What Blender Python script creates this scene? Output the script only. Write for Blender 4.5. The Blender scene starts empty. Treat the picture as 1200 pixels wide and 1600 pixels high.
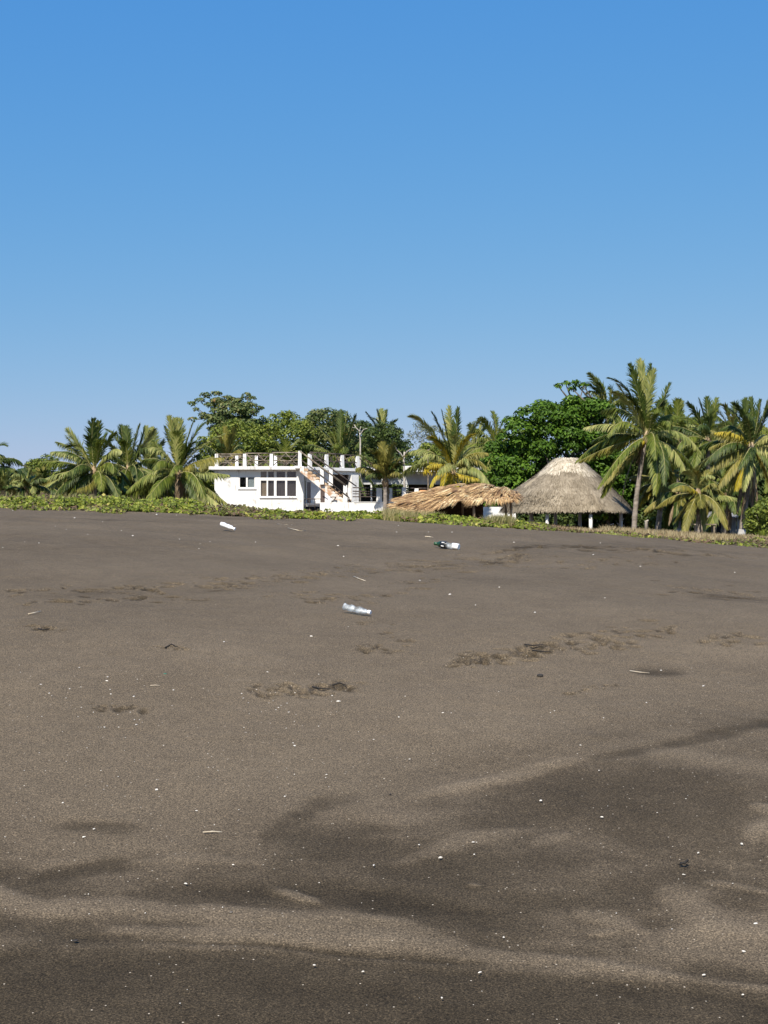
import bpy, math, random
import numpy as np
from mathutils import Vector, Matrix

# ------------------------------------------------------------------ camera, sky, sun
sc = bpy.context.scene
F = 2311.0                       # focal length in photo pixels (1200x1600)
EYE = 1.6
PITCH = math.atan(30.0 / F)
cam_d = bpy.data.cameras.new("Camera")
cam_d.sensor_fit = 'VERTICAL'
cam_d.sensor_height = 36.0
cam_d.lens = F / 1600 * 36
cam_d.clip_start = 0.1
cam_d.clip_end = 12000
cam = bpy.data.objects.new("Camera", cam_d)
cam.location = (0, 0, EYE)
cam.rotation_euler = (math.pi / 2 + PITCH, 0, 0)
sc.collection.objects.link(cam)
sc.camera = cam

SUN_EL, SUN_AZ = math.radians(46), math.radians(18)    # azimuth: to the left of straight behind the camera
S = Vector((-math.sin(SUN_AZ) * math.cos(SUN_EL), -math.cos(SUN_AZ) * math.cos(SUN_EL), math.sin(SUN_EL)))
w = bpy.data.worlds.new("World")
sc.world = w
w.use_nodes = True
wn, wl = w.node_tree.nodes, w.node_tree.links
bg = wn['Background']
sky = wn.new('ShaderNodeTexSky')
sky.sky_type = 'NISHITA'
sky.sun_disc = False
sky.sun_elevation = SUN_EL
sky.sun_rotation = math.pi + SUN_AZ
sky.air_density = 1.0
sky.dust_density = 0.35
sky.ozone_density = 2.2
sky.altitude = 0
sepc = wn.new('ShaderNodeSeparateColor'); wl.new(sky.outputs[0], sepc.inputs[0])
comb = wn.new('ShaderNodeCombineColor'); wl.new(comb.outputs[0], bg.inputs[0])
for ch, (a_, p_) in enumerate(((.366, 1.13), (1.262, .545), (4.10, .12))):     # clear, deep tropical blue
    q1 = wn.new('ShaderNodeMath'); q1.operation = 'POWER'; wl.new(sepc.outputs[ch], q1.inputs[0]); q1.inputs[1].default_value = p_
    q2 = wn.new('ShaderNodeMath'); q2.operation = 'MULTIPLY'; wl.new(q1.outputs[0], q2.inputs[0]); q2.inputs[1].default_value = a_
    wl.new(q2.outputs[0], comb.inputs[ch])
bg.inputs[1].default_value = 0.10
sun_d = bpy.data.lights.new("Sun", 'SUN')
sun_d.energy = 4.4
sun_d.angle = math.radians(0.5)
sun_d.color = (1.0, 0.92, 0.80)
sun = bpy.data.objects.new("Sun", sun_d)
sun.rotation_euler = S.to_track_quat('Z', 'Y').to_euler()
sun.location = (0, -20, 60)
sc.collection.objects.link(sun)
sc.view_settings.view_transform = 'Standard'
sc.view_settings.look = 'None'
sc.view_settings.exposure = 0.5
sc.view_settings.gamma = 1.0

col = sc.collection
rng = np.random.default_rng(7)
random.seed(7)

# ------------------------------------------------------------------ helpers
CP, SP = math.cos(PITCH), math.sin(PITCH)
def at(px, py, Y):
    """world point seen at photo pixel (px, py) at depth Y"""
    u = (px - 600) / F; v = (800 - py) / F
    dx, dy, dz = u, CP - SP * v, SP + CP * v
    k = Y / dy
    return np.array([dx * k, Y, EYE + dz * k])

def tag(o, label=None, cat=None, group=None, kind=None):
    if label: o['label'] = label
    if cat: o['category'] = cat
    if group: o['group'] = group
    if kind: o['kind'] = kind
    return o

def empty(name, loc, label, cat, group=None):
    o = bpy.data.objects.new(name, None)
    o.empty_display_size = 0.3
    o.location = tuple(float(c) for c in loc)
    col.objects.link(o)
    return tag(o, label, cat, group)

class MB:
    def __init__(self):
        self.v = []; self.f = []; self.m = []; self.n = 0; self.smooth = []
    def add(self, verts, faces, mi=0, smooth=False):
        verts = np.asarray(verts, float)
        self.v.append(verts)
        for f in faces:
            self.f.append(tuple(int(i) + self.n for i in f)); self.m.append(mi); self.smooth.append(smooth)
        self.n += len(verts)
        return self
    def box(self, p0, p1, mi=0):
        x0, y0, z0 = p0; x1, y1, z1 = p1
        v = [(x0,y0,z0),(x1,y0,z0),(x1,y1,z0),(x0,y1,z0),(x0,y0,z1),(x1,y0,z1),(x1,y1,z1),(x0,y1,z1)]
        return self.add(v, [(0,3,2,1),(4,5,6,7),(0,1,5,4),(1,2,6,5),(2,3,7,6),(3,0,4,7)], mi)
    def hexa(self, v8, mi=0):
        return self.add(v8, [(0,3,2,1),(4,5,6,7),(0,1,5,4),(1,2,6,5),(2,3,7,6),(3,0,4,7)], mi)
    def tube(self, pts, rad, n=6, mi=0, cap=True):
        pts = np.asarray(pts, float); k = len(pts)
        if np.isscalar(rad): rad = [rad] * k
        T = np.gradient(pts, axis=0)
        T /= np.linalg.norm(T, axis=1)[:, None] + 1e-9
        ref = np.array([0, 0, 1.0]) if abs(T[0][2]) < 0.8 else np.array([1.0, 0, 0])
        vs = []
        for i in range(k):
            a = np.cross(T[i], ref); a /= np.linalg.norm(a) + 1e-9
            b = np.cross(T[i], a)
            for j in range(n):
                th = 2 * math.pi * j / n
                vs.append(pts[i] + rad[i] * (math.cos(th) * a + math.sin(th) * b))
        fs = []
        for i in range(k - 1):
            for j in range(n):
                fs.append((i*n+j, i*n+(j+1)%n, (i+1)*n+(j+1)%n, (i+1)*n+j))
        if cap:
            fs.append(tuple(range(n))[::-1]); fs.append(tuple((k-1)*n + j for j in range(n)))
        return self.add(vs, fs, mi, True)
    def build(self, name, mats, parent=None, org=(0, 0, 0), label=None):
        if not isinstance(mats, (list, tuple)): mats = [mats]
        me = bpy.data.meshes.new(name)
        V = np.concatenate(self.v) - np.asarray(org, float)
        me.from_pydata(V.tolist(), [], self.f)
        for m in mats: me.materials.append(m)
        me.polygons.foreach_set('material_index', self.m)
        me.polygons.foreach_set('use_smooth', self.smooth)
        me.update()
        o = bpy.data.objects.new(name, me)
        col.objects.link(o)
        if parent is not None: o.parent = parent
        else: o.location = tuple(float(c) for c in org)
        if label: o['label'] = label
        return o

def fast_mesh(name, V, Fq, mats, parent=None, org=(0, 0, 0), mi=None, smooth=False):
    """V (n,3), Fq (m,k) all the same size k"""
    me = bpy.data.meshes.new(name)
    V = np.asarray(V, np.float32) - np.asarray(org, np.float32)
    Fq = np.asarray(Fq, np.int32)
    me.vertices.add(len(V)); me.vertices.foreach_set('co', V.ravel())
    me.loops.add(Fq.size); me.loops.foreach_set('vertex_index', Fq.ravel())
    me.polygons.add(len(Fq))
    me.polygons.foreach_set('loop_start', np.arange(0, Fq.size, Fq.shape[1], dtype=np.int32))
    if not isinstance(mats, (list, tuple)): mats = [mats]
    for m in mats: me.materials.append(m)
    if mi is not None: me.polygons.foreach_set('material_index', np.asarray(mi, np.int32))
    me.polygons.foreach_set('use_smooth', np.full(len(Fq), smooth))
    me.update(calc_edges=True)
    o = bpy.data.objects.new(name, me)
    col.objects.link(o)
    if parent is not None: o.parent = parent
    else: o.location = tuple(float(c) for c in org)
    return o

def hash2(ix, iy, seed):
    h = (ix.astype(np.int64) * 374761393 + iy.astype(np.int64) * 668265263 + seed * 974634777) & 0xffffffff
    h = ((h ^ (h >> 13)) * 1274126177) & 0xffffffff
    return ((h ^ (h >> 16)) & 0xffffff) / float(0xffffff)
def vnoise(x, y, seed=0):
    x = np.asarray(x, float); y = np.asarray(y, float)
    ix = np.floor(x); iy = np.floor(y); fx = x - ix; fy = y - iy
    fx = fx*fx*(3-2*fx); fy = fy*fy*(3-2*fy)
    ix = ix.astype(np.int64); iy = iy.astype(np.int64)
    a = hash2(ix, iy, seed); b = hash2(ix+1, iy, seed); c = hash2(ix, iy+1, seed); d = hash2(ix+1, iy+1, seed)
    return (a*(1-fx)+b*fx)*(1-fy) + (c*(1-fx)+d*fx)*fy
def fbm(x, y, seed=0, o=4):
    s = 0; a = 0.5
    for i in range(o):
        s = s + a * (vnoise(x*2**i, y*2**i, seed+i) - 0.5); a *= 0.5
    return s
def sstep(a, b, x):
    t = np.clip((x-a)/(b-a), 0, 1); return t*t*(3-2*t)

# ------------------------------------------------------------------ materials
def mat(name):
    m = bpy.data.materials.new(name); m.use_nodes = True
    n, l = m.node_tree.nodes, m.node_tree.links
    return m, n, l, n['Principled BSDF']
def ramp(n, stops, interp='LINEAR'):
    r = n.new('ShaderNodeValToRGB'); r.color_ramp.interpolation = interp
    e = r.color_ramp.elements
    while len(e) < len(stops): e.new(0.5)
    for i, (p, c) in enumerate(stops):
        e[i].position = p; e[i].color = (*c, 1) if len(c) == 3 else c
    return r
def noise_mat(name, c0, c1, scale=3, rough=0.8, detail=6, bump=0.0, bscale=20, spec=0.3, lo=0.35, hi=0.65, stretch=(1,1,1)):
    m, n, l, p = mat(name)
    tc = n.new('ShaderNodeTexCoord'); mp = n.new('ShaderNodeMapping'); mp.inputs['Scale'].default_value = stretch
    l.new(tc.outputs['Object'], mp.inputs[0])
    t = n.new('ShaderNodeTexNoise'); t.inputs['Scale'].default_value = scale; t.inputs['Detail'].default_value = detail
    l.new(mp.outputs[0], t.inputs['Vector'])
    r = ramp(n, [(lo, c0), (hi, c1)])
    l.new(t.outputs[0], r.inputs[0]); l.new(r.outputs[0], p.inputs['Base Color'])
    p.inputs['Roughness'].default_value = rough
    p.inputs['Specular IOR Level'].default_value = spec
    if bump:
        b = n.new('ShaderNodeBump'); b.inputs['Strength'].default_value = bump; b.inputs['Distance'].default_value = 0.03
        t2 = n.new('ShaderNodeTexNoise'); t2.inputs['Scale'].default_value = bscale; t2.inputs['Detail'].default_value = 5
        l.new(mp.outputs[0], t2.inputs['Vector']); l.new(t2.outputs[0], b.inputs['Height']); l.new(b.outputs[0], p.inputs['Normal'])
    return m
def leaf_mat(name, stops, nscale=0.6, trans=0.3, rough=0.55, spec=0.35):
    """each leaf its own tone (random per island) shifted by a slow noise"""
    m, n, l, p = mat(name)
    g = n.new('ShaderNodeNewGeometry')
    tc = n.new('ShaderNodeTexCoord')
    t = n.new('ShaderNodeTexNoise'); t.inputs['Scale'].default_value = nscale; t.inputs['Detail'].default_value = 3
    l.new(tc.outputs['Object'], t.inputs['Vector'])
    a = n.new('ShaderNodeMath'); a.operation = 'MULTIPLY_ADD'
    l.new(g.outputs['Random Per Island'], a.inputs[0]); a.inputs[1].default_value = 0.65
    b = n.new('ShaderNodeMath'); b.operation = 'MULTIPLY_ADD'
    l.new(t.outputs[0], b.inputs[0]); b.inputs[1].default_value = 1.1; b.inputs[2].default_value = -0.38
    l.new(b.outputs[0], a.inputs[2])
    r = ramp(n, stops)
    l.new(a.outputs[0], r.inputs[0]); l.new(r.outputs[0], p.inputs['Base Color'])
    p.inputs['Roughness'].default_value = rough
    p.inputs['Specular IOR Level'].default_value = spec
    tr = n.new('ShaderNodeBsdfTranslucent'); l.new(r.outputs[0], tr.inputs[0])
    mx = n.new('ShaderNodeMixShader'); mx.inputs[0].default_value = trans
    l.new(p.outputs[0], mx.inputs[1]); l.new(tr.outputs[0], mx.inputs[2])
    l.new(mx.outputs[0], n['Material Output'].inputs['Surface'])
    return m

M = {}
M['palm'] = leaf_mat('palm_leaf', [(0, (0.058,0.089,0.009)), (.5, (0.144,0.183,0.024)), (1, (0.321,0.323,0.062))])
M['palm_dark'] = leaf_mat('palm_leaf_dark', [(0, (0.025,0.047,0.009)), (.5, (0.065,0.100,0.016)), (1, (0.160,0.200,0.038))])
M['palm_pale'] = leaf_mat('palm_leaf_pale', [(0, (0.123,0.161,0.039)), (.5, (0.281,0.306,0.086)), (1, (0.525,0.484,0.171))])
M['palm_yellow'] = leaf_mat('palm_leaf_yellow', [(0, (.20,.18,.012)), (.5, (.42,.34,.025)), (1, (.68,.50,.05))])
M['palm_olive'] = leaf_mat('palm_leaf_olive', [(0, (0.091,0.095,0.015)), (.5, (0.211,0.198,0.036)), (1, (0.408,0.328,0.082))])
M['palm_dry'] = leaf_mat('palm_leaf_dry', [(0, (.09,.06,.03)), (.5, (.21,.15,.085)), (1, (.38,.30,.19))], trans=0.15)
M['thatch_fresh'] = leaf_mat('dried_frond', [(0, (0.062,0.034,0.015)), (.3, (0.249,0.139,0.063)), (.55, (0.498,0.317,0.144)), (.8, (0.771,0.568,0.289)), (1, (0.850,0.850,0.564))], nscale=1.2, trans=0.12)  # wide ramp: dark and pale ends paint shadow and highlight between frond locks
M['thatch_under'] = noise_mat('thatch_underlayer', (.07,.04,.02), (.16,.09,.045), 6)  # dark brown paints in the shadow between and under the fronds
M['rachis'] = noise_mat('rachis', (.20,.19,.07), (.34,.31,.13), 4)
M['rachis_dry'] = noise_mat('rachis_dry', (.24,.16,.09), (.42,.32,.2), 4)
M['trunk'] = noise_mat('palm_trunk', (0.169,0.143,0.117), (0.351,0.305,0.260), 2.2, bump=.6, bscale=9, stretch=(1,1,3))
M['bark'] = noise_mat('bark', (.09,.075,.06), (.22,.19,.155), 3, bump=.5)
M['pale_bark'] = noise_mat('pale_bark', (.35,.31,.26), (.60,.55,.47), 3, bump=.4)
M['almond'] = leaf_mat('almond_leaf', [(0, (0.032,0.071,0.008)), (.5, (0.077,0.155,0.015)), (.9, (0.155,0.268,0.026)), (1, (0.291,0.392,0.050))], trans=.25, rough=.5, spec=.25)
M['broad'] = leaf_mat('broad_leaf', [(0, (0.070,0.103,0.015)), (.5, (0.176,0.224,0.032)), (1, (0.372,0.396,0.066))], nscale=.35)
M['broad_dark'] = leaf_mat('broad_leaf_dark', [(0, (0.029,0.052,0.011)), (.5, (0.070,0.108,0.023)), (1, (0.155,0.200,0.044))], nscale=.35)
M['broad_rusty'] = leaf_mat('broad_leaf_rusty', [(0, (0.056,0.095,0.032)), (.5, (0.139,0.189,0.054)), (.85, (0.261,0.252,0.090)), (1, (0.373,0.211,0.090))], nscale=.5)
M['grey_leaf'] = leaf_mat('grey_leaf', [(0, (0.130,0.156,0.111)), (1, (0.312,0.338,0.247))])
M['vine'] = leaf_mat('vine_leaf', [(0, (0.067,0.081,0.011)), (.45, (0.175,0.222,0.027)), (.8, (0.362,0.395,0.054)), (.93, (0.562,0.489,0.126)), (1, (0.714,0.582,0.270))], nscale=.9, trans=.3)
M['vine_red'] = leaf_mat('vine_leaf_red', [(0, (.06,.05,.03)), (.5, (.15,.10,.06)), (.75, (.16,.18,.04)), (1, (.36,.33,.12))], nscale=.9, trans=.25)
M['stem'] = noise_mat('vine_stem', (.16,.09,.06), (.32,.20,.12), 6)
M['grass'] = leaf_mat('grass_blade', [(0, (.10,.11,.03)), (.5, (.27,.24,.09)), (1, (.48,.40,.20))], nscale=.8, trans=.25)
M['dry_grass'] = leaf_mat('dry_grass_blade', [(0, (.19,.13,.06)), (.5, (.34,.26,.13)), (1, (.52,.44,.26))], nscale=.8, trans=.2)
M['log'] = noise_mat('weathered_pole', (0.115,0.086,0.061), (0.288,0.245,0.180), 5, bump=.4, bscale=14)
M['dark_log'] = noise_mat('dark_pole', (.05,.04,.035), (.12,.095,.08), 5, bump=.4)
M['curtain_brown'] = noise_mat('curtain_brown', (0.072,0.052,0.047), (0.110,0.083,0.072), 2, stretch=(9,9,.5))
M['curtain_tan'] = noise_mat('curtain_tan', (0.294,0.182,0.119), (0.525,0.385,0.280), 2, stretch=(9,9,.3))
M['room_shade'] = noise_mat('interior_shade', (.025,.024,.023), (.05,.047,.045), 2)  # near-black colour stands in for the shade inside rooms and openings
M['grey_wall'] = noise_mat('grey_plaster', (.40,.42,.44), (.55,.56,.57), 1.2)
M['terracotta'] = noise_mat('terracotta', (.50,.24,.10), (.70,.38,.18), 2)
M['tan_step'] = noise_mat('stained_step', (.36,.22,.12), (.66,.50,.34), 3.5)
M['metal_sheet'] = noise_mat('old_sheet_metal', (.20,.20,.20), (.42,.41,.40), 2, rough=.5, stretch=(6,1,1))
M['white_paint_trunk'] = noise_mat('white_lime', (.74,.73,.71), (.84,.83,.80), 3)
M['faded_lime'] = noise_mat('faded_lime', (.30,.29,.28), (.50,.49,.47), 5)
M['shell'] = noise_mat('shell', (.62,.56,.46), (.82,.78,.70), 60, rough=.4)
M['twig'] = noise_mat('twig', (.42,.33,.22), (.68,.60,.46), 20)
M['debris'] = noise_mat('dark_debris', (.012,.011,.010), (.04,.035,.03), 30)
M['stone_dark'] = noise_mat('dark_stone', (.02,.018,.016), (.05,.045,.04), 20)
M['white_plastic'] = noise_mat('white_plastic', (.74,.73,.70), (.85,.85,.83), 12, rough=.35, spec=.5)
M['green_plastic'] = noise_mat('green_plastic', (.01,.045,.02), (.03,.10,.04), 12, rough=.25, spec=.6)
M['black_plastic'] = noise_mat('black_label', (.008,.009,.009), (.02,.02,.02), 12, rough=.3, spec=.6)
M['teal_bit'] = noise_mat('teal_plastic', (.01,.12,.07), (.03,.20,.13), 12, rough=.4)

def plaster_mat():
    m, n, l, p = mat('white_plaster')
    tc = n.new('ShaderNodeTexCoord')
    t = n.new('ShaderNodeTexNoise'); t.inputs['Scale'].default_value = 1.3; t.inputs['Detail'].default_value = 8; t.inputs['Roughness'].default_value = .7
    l.new(tc.outputs['Object'], t.inputs['Vector'])
    r = ramp(n, [(.31, (.32,.29,.25)), (.38, (.62,.60,.56)), (.44, (.82,.81,.78))])
    l.new(t.outputs[0], r.inputs[0])
    # thin vertical run-off streaks
    mp = n.new('ShaderNodeMapping'); mp.inputs['Scale'].default_value = (5, 5, .5); l.new(tc.outputs['Object'], mp.inputs[0])
    t2 = n.new('ShaderNodeTexNoise'); t2.inputs['Scale'].default_value = 1.5; t2.inputs['Detail'].default_value = 6
    l.new(mp.outputs[0], t2.inputs['Vector'])
    r2 = ramp(n, [(.30, (.48,.43,.37)), (.39, (1,1,1))]); l.new(t2.outputs[0], r2.inputs[0])
    mx = n.new('ShaderNodeMixRGB'); mx.blend_type = 'MULTIPLY'; mx.inputs[0].default_value = .8
    l.new(r.outputs[0], mx.inputs[1]); l.new(r2.outputs[0], mx.inputs[2]); l.new(mx.outputs[0], p.inputs['Base Color'])
    p.inputs['Roughness'].default_value = .75
    return m
M['plaster'] = plaster_mat()
M['rusty_plaster'] = noise_mat('rust_stained_plaster', (.50,.30,.17), (.78,.74,.68), 2.6, lo=.42, hi=.56)

def glass_mat(name, tint, mixf, rough=.08):
    m, n, l, p = mat(name)
    tr = n.new('ShaderNodeBsdfTransparent'); tr.inputs[0].default_value = (*tint, 1)
    gl = n.new('ShaderNodeBsdfGlossy'); gl.inputs[1].default_value = rough
    mx = n.new('ShaderNodeMixShader'); mx.inputs[0].default_value = mixf
    l.new(tr.outputs[0], mx.inputs[1]); l.new(gl.outputs[0], mx.inputs[2])
    l.new(mx.outputs[0], n['Material Output'].inputs['Surface'])
    return m
M['pane'] = glass_mat('window_glass', (.80,.83,.83), .05)
M['bottle'] = None
def bottle_mat():
    m, n, l, p = mat('clear_plastic')
    p.inputs['Base Color'].default_value = (.93,.96,.97,1)
    p.inputs['Roughness'].default_value = .22
    p.inputs['IOR'].default_value = 1.45
    tr = n.new('ShaderNodeBsdfTransparent'); tr.inputs[0].default_value = (.86,.90,.92,1)
    p.inputs['Base Color'].default_value = (.72,.76,.78,1)
    tc = n.new('ShaderNodeTexCoord'); t = n.new('ShaderNodeTexNoise'); t.inputs['Scale'].default_value = 22
    l.new(tc.outputs['Object'], t.inputs['Vector'])
    b = n.new('ShaderNodeBump'); b.inputs['Strength'].default_value = .8; b.inputs['Distance'].default_value = .01
    l.new(t.outputs[0], b.inputs['Height']); l.new(b.outputs[0], p.inputs['Normal'])
    r = ramp(n, [(.38, (.12,)*3), (.66, (.62,)*3)]); l.new(t.outputs[0], r.inputs[0])
    mx = n.new('ShaderNodeMixShader'); l.new(r.outputs[0], mx.inputs[0])
    l.new(tr.outputs[0], mx.inputs[1]); l.new(p.outputs[0], mx.inputs[2])
    l.new(mx.outputs[0], n['Material Output'].inputs['Surface'])
    return m
M['bottle'] = bottle_mat()

def thatch_mat(name, c):
    m, n, l, p = mat(name)
    g = n.new('ShaderNodeNewGeometry'); tc = n.new('ShaderNodeTexCoord')
    t = n.new('ShaderNodeTexNoise'); t.inputs['Scale'].default_value = 1.6; t.inputs['Detail'].default_value = 6
    l.new(tc.outputs['Object'], t.inputs['Vector'])
    a = n.new('ShaderNodeMath'); a.operation = 'MULTIPLY_ADD'; l.new(g.outputs['Random Per Island'], a.inputs[0]); a.inputs[1].default_value = .6
    b = n.new('ShaderNodeMath'); b.operation = 'MULTIPLY_ADD'; l.new(t.outputs[0], b.inputs[0]); b.inputs[1].default_value = 1.2; b.inputs[2].default_value = -.42
    l.new(b.outputs[0], a.inputs[2])
    r = ramp(n, c); l.new(a.outputs[0], r.inputs[0]); l.new(r.outputs[0], p.inputs['Base Color'])
    p.inputs['Roughness'].default_value = .85; p.inputs['Specular IOR Level'].default_value = .15
    return m
M['thatch'] = thatch_mat('grey_thatch', [(0, (0.156,0.126,0.086)), (.5, (0.276,0.230,0.163)), (1, (0.423,0.360,0.267))])
M['thatch_pale'] = thatch_mat('pale_thatch', [(0, (0.322,0.271,0.186)), (.5, (0.529,0.460,0.346)), (1, (0.759,0.672,0.520))])

# ------------------------------------------------------------------ the beach
TY = np.array([0, 3.2, 4.8, 8, 12, 20, 35, 42, 60, 80, 110, 200, 8000.])
TP = np.array([-900, 0, 300, 600, 900, 1200, 2100.])
TZ = np.array([
 [-.75]*7,
 [-.26]*7,
 [.0]*7,
 [.46,.46,.46,.45,.44,.42,.42],
 [1.03,1.03,.99,.94,.92,.88,.80],
 [1.66,1.62,1.52,1.40,1.36,1.18,1.0],
 [2.2,2.16,2.07,1.86,1.58,1.16,.9],
 [2.35,2.25,2.12,1.86,1.55,1.16,.9],
 [2.45,2.35,2.2,1.9,1.40,1.15,.9],
 [2.6,2.5,2.4,2.1,1.30,1.15,1.0],
 [2.8,2.8,2.7,2.4,1.6,1.4,1.2],
 [2.8,2.8,2.8,2.6,2.2,2.2,2.0],
 [2.8]*7])
def base_z(x, y):
    x = np.asarray(x, float); y = np.asarray(y, float)
    px = x / np.maximum(y, 1.0) * F + 600
    yi = np.clip(np.searchsorted(TY, y, side='right') - 1, 0, len(TY)-2)
    ty = np.clip((y - TY[yi]) / (TY[yi+1] - TY[yi]), 0, 1)
    xi = np.clip(np.searchsorted(TP, px, side='right') - 1, 0, len(TP)-2)
    tx = np.clip((px - TP[xi]) / (TP[xi+1] - TP[xi]), 0, 1)
    return (TZ[yi, xi]*(1-tx)+TZ[yi, xi+1]*tx)*(1-ty) + (TZ[yi+1, xi]*(1-tx)+TZ[yi+1, xi+1]*tx)*ty
def smooth_z(x, y):
    # average over a few neighbours so the table's kinks round off
    s = 0; k = 0
    for a, wt in ((-.14, 1), (-.07, 2), (0, 3), (.07, 2), (.14, 1)):
        for b, wb in ((-.03, 1), (0, 2), (.03, 1)):
            yy = y * (1 + a); s = s + wt * wb * base_z(x + b * y, yy); k += wt * wb
    return s / k

def ground_z0(x, y):
    z = smooth_z(x, y)
    fade = sstep(3, 14, y)
    z = z + fbm(x * .22, y * .16, 11, 3) * .16 * fade * (1 - .6 * sstep(60, 120, y))
    z = z + fbm(x * .9 + y * .2, y * .8, 21, 3) * .035
    return z
def pix(x, y, z):
    # photo pixel of a world point
    d = (y * CP + (z - EYE) * SP); v = (-y * SP + (z - EYE) * CP) / d
    return 600 + F * x / d, 800 - F * v

# footprint and disturbance clusters, in metres, placed where the photo shows trodden sand
def ray_ground(px, py):
    lo = np.full(np.shape(px), 3.0); hi = np.full(np.shape(px), 40.0)
    Ys = np.concatenate([np.arange(3.2, 14, .05), np.arange(14, 40, .15)])
    px = np.atleast_1d(px).astype(float); py = np.atleast_1d(py).astype(float)
    out = np.zeros((len(px), 2))
    for i in range(len(px)):
        u = (px[i]-600)/F; v = (800-py[i])/F
        dy = CP - SP*v; X = u/dy*Ys; Z = EYE + (SP+CP*v)/dy*Ys
        g = ground_z0(X, Ys)
        k = np.argmax(Z < g)
        if not (Z < g).any(): k = len(Ys)-1
        out[i] = (X[k], Ys[k])
    return out

pits = []
prng = np.random.default_rng(3)
def track(pts, n, sx, sy, dep=(.015, .035), size=(.05, .12)):
    n = int(n*1.9); dep = (dep[0]*.5, dep[1]*.8); size = (size[0]*.45, size[1]*.75)
    pts = np.array(pts, float)
    seg = np.linalg.norm(np.diff(pts, axis=0), axis=1); cum = np.concatenate([[0], np.cumsum(seg)])
    t = prng.uniform(0, cum[-1], n)
    X = np.interp(t, cum, pts[:, 0]) + prng.normal(0, sx, n); Yp = np.interp(t, cum, pts[:, 1]) + prng.normal(0, sy, n)
    g = ray_ground(X, Yp)
    for i in range(n):
        pits.append((g[i, 0], g[i, 1], prng.uniform(*size), prng.uniform(*dep), prng.uniform(0, 6.28)))
track([(0,926),(140,922),(250,917),(330,912)], 26, 6, 4, (.02,.045))
track([(40,942),(150,938),(320,935)], 20, 8, 3, (.015,.03))
track([(330,915),(440,905),(540,893),(640,885),(690,880)], 60, 8, 5, (.02,.045))
track([(440,925),(560,935),(700,905)], 26, 12, 5)
track([(640,884),(740,880),(830,868)], 36, 10, 6, (.03,.06), (.08,.2))
track([(760,862),(880,855),(1000,860),(1200,870)], 60, 8, 2.5, (.03,.06), (.1,.25))
track([(800,875),(940,880),(1070,878)], 30, 15, 6, (.03,.05))
track([(840,1005),(940,990),(1060,985)], 22, 10, 6)
track([(710,1034),(790,1028),(870,1018)], 55, 9, 5, (.015,.035), (.04,.10))
track([(820,1012),(960,1008),(990,1005)], 26, 14, 5, (.015,.035), (.04,.1))
track([(405,1078),(470,1082),(550,1072)], 34, 8, 5, (.012,.03), (.04,.09))
track([(560,1013),(610,1018)], 12, 10, 4, (.01,.025), (.04,.08))
track([(250,1014),(290,1016)], 6, 5, 2, (.015,.03), (.03,.06))
track([(40,980),(80,984)], 7, 6, 2, (.015,.03), (.04,.07))
track([(150,1105),(230,1112)], 8, 12, 4, (.008,.018), (.04,.08))
track([(1100,1000),(1180,995)], 10, 14, 5)
track([(900,1078),(970,1072)], 7, 10, 3, (.008,.02), (.03,.06))
track([(560,970),(640,1000),(640,1030)], 8, 12, 6, (.01,.02), (.04,.07))
track([(490,940),(520,936)], 6, 8, 3, (.015,.03))
track([(1050,920),(1190,935)], 22, 14, 5)
pits = np.array(pits)

def pit_field(X, Y, Z, M_=None):
    for (cx, cy, r, d, th) in pits:
        r2 = r * 2.2
        sel = np.where((np.abs(X - cx) < r2) & (np.abs(Y - cy) < r2))
        if len(sel[0]) == 0: continue
        dx = X[sel] - cx; dy = Y[sel] - cy
        c, s = math.cos(th), math.sin(th)
        a = (dx*c + dy*s) / r; b = (-dx*s + dy*c) / (r * .55)
        q = a*a + b*b
        wob = 1 + .5 * fbm(X[sel]*18, Y[sel]*18, int(cx*10) & 255, 2)
        Z[sel] += d * (-1.0 * np.exp(-q*q*1.3*wob) + .3 * np.exp(-((np.sqrt(q)-1.35)**2)*7) * (0.5 + 0.5*np.tanh(b*2)))
        if M_ is not None: M_[sel] = np.maximum(M_[sel], np.exp(-q*q*1.2))

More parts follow.
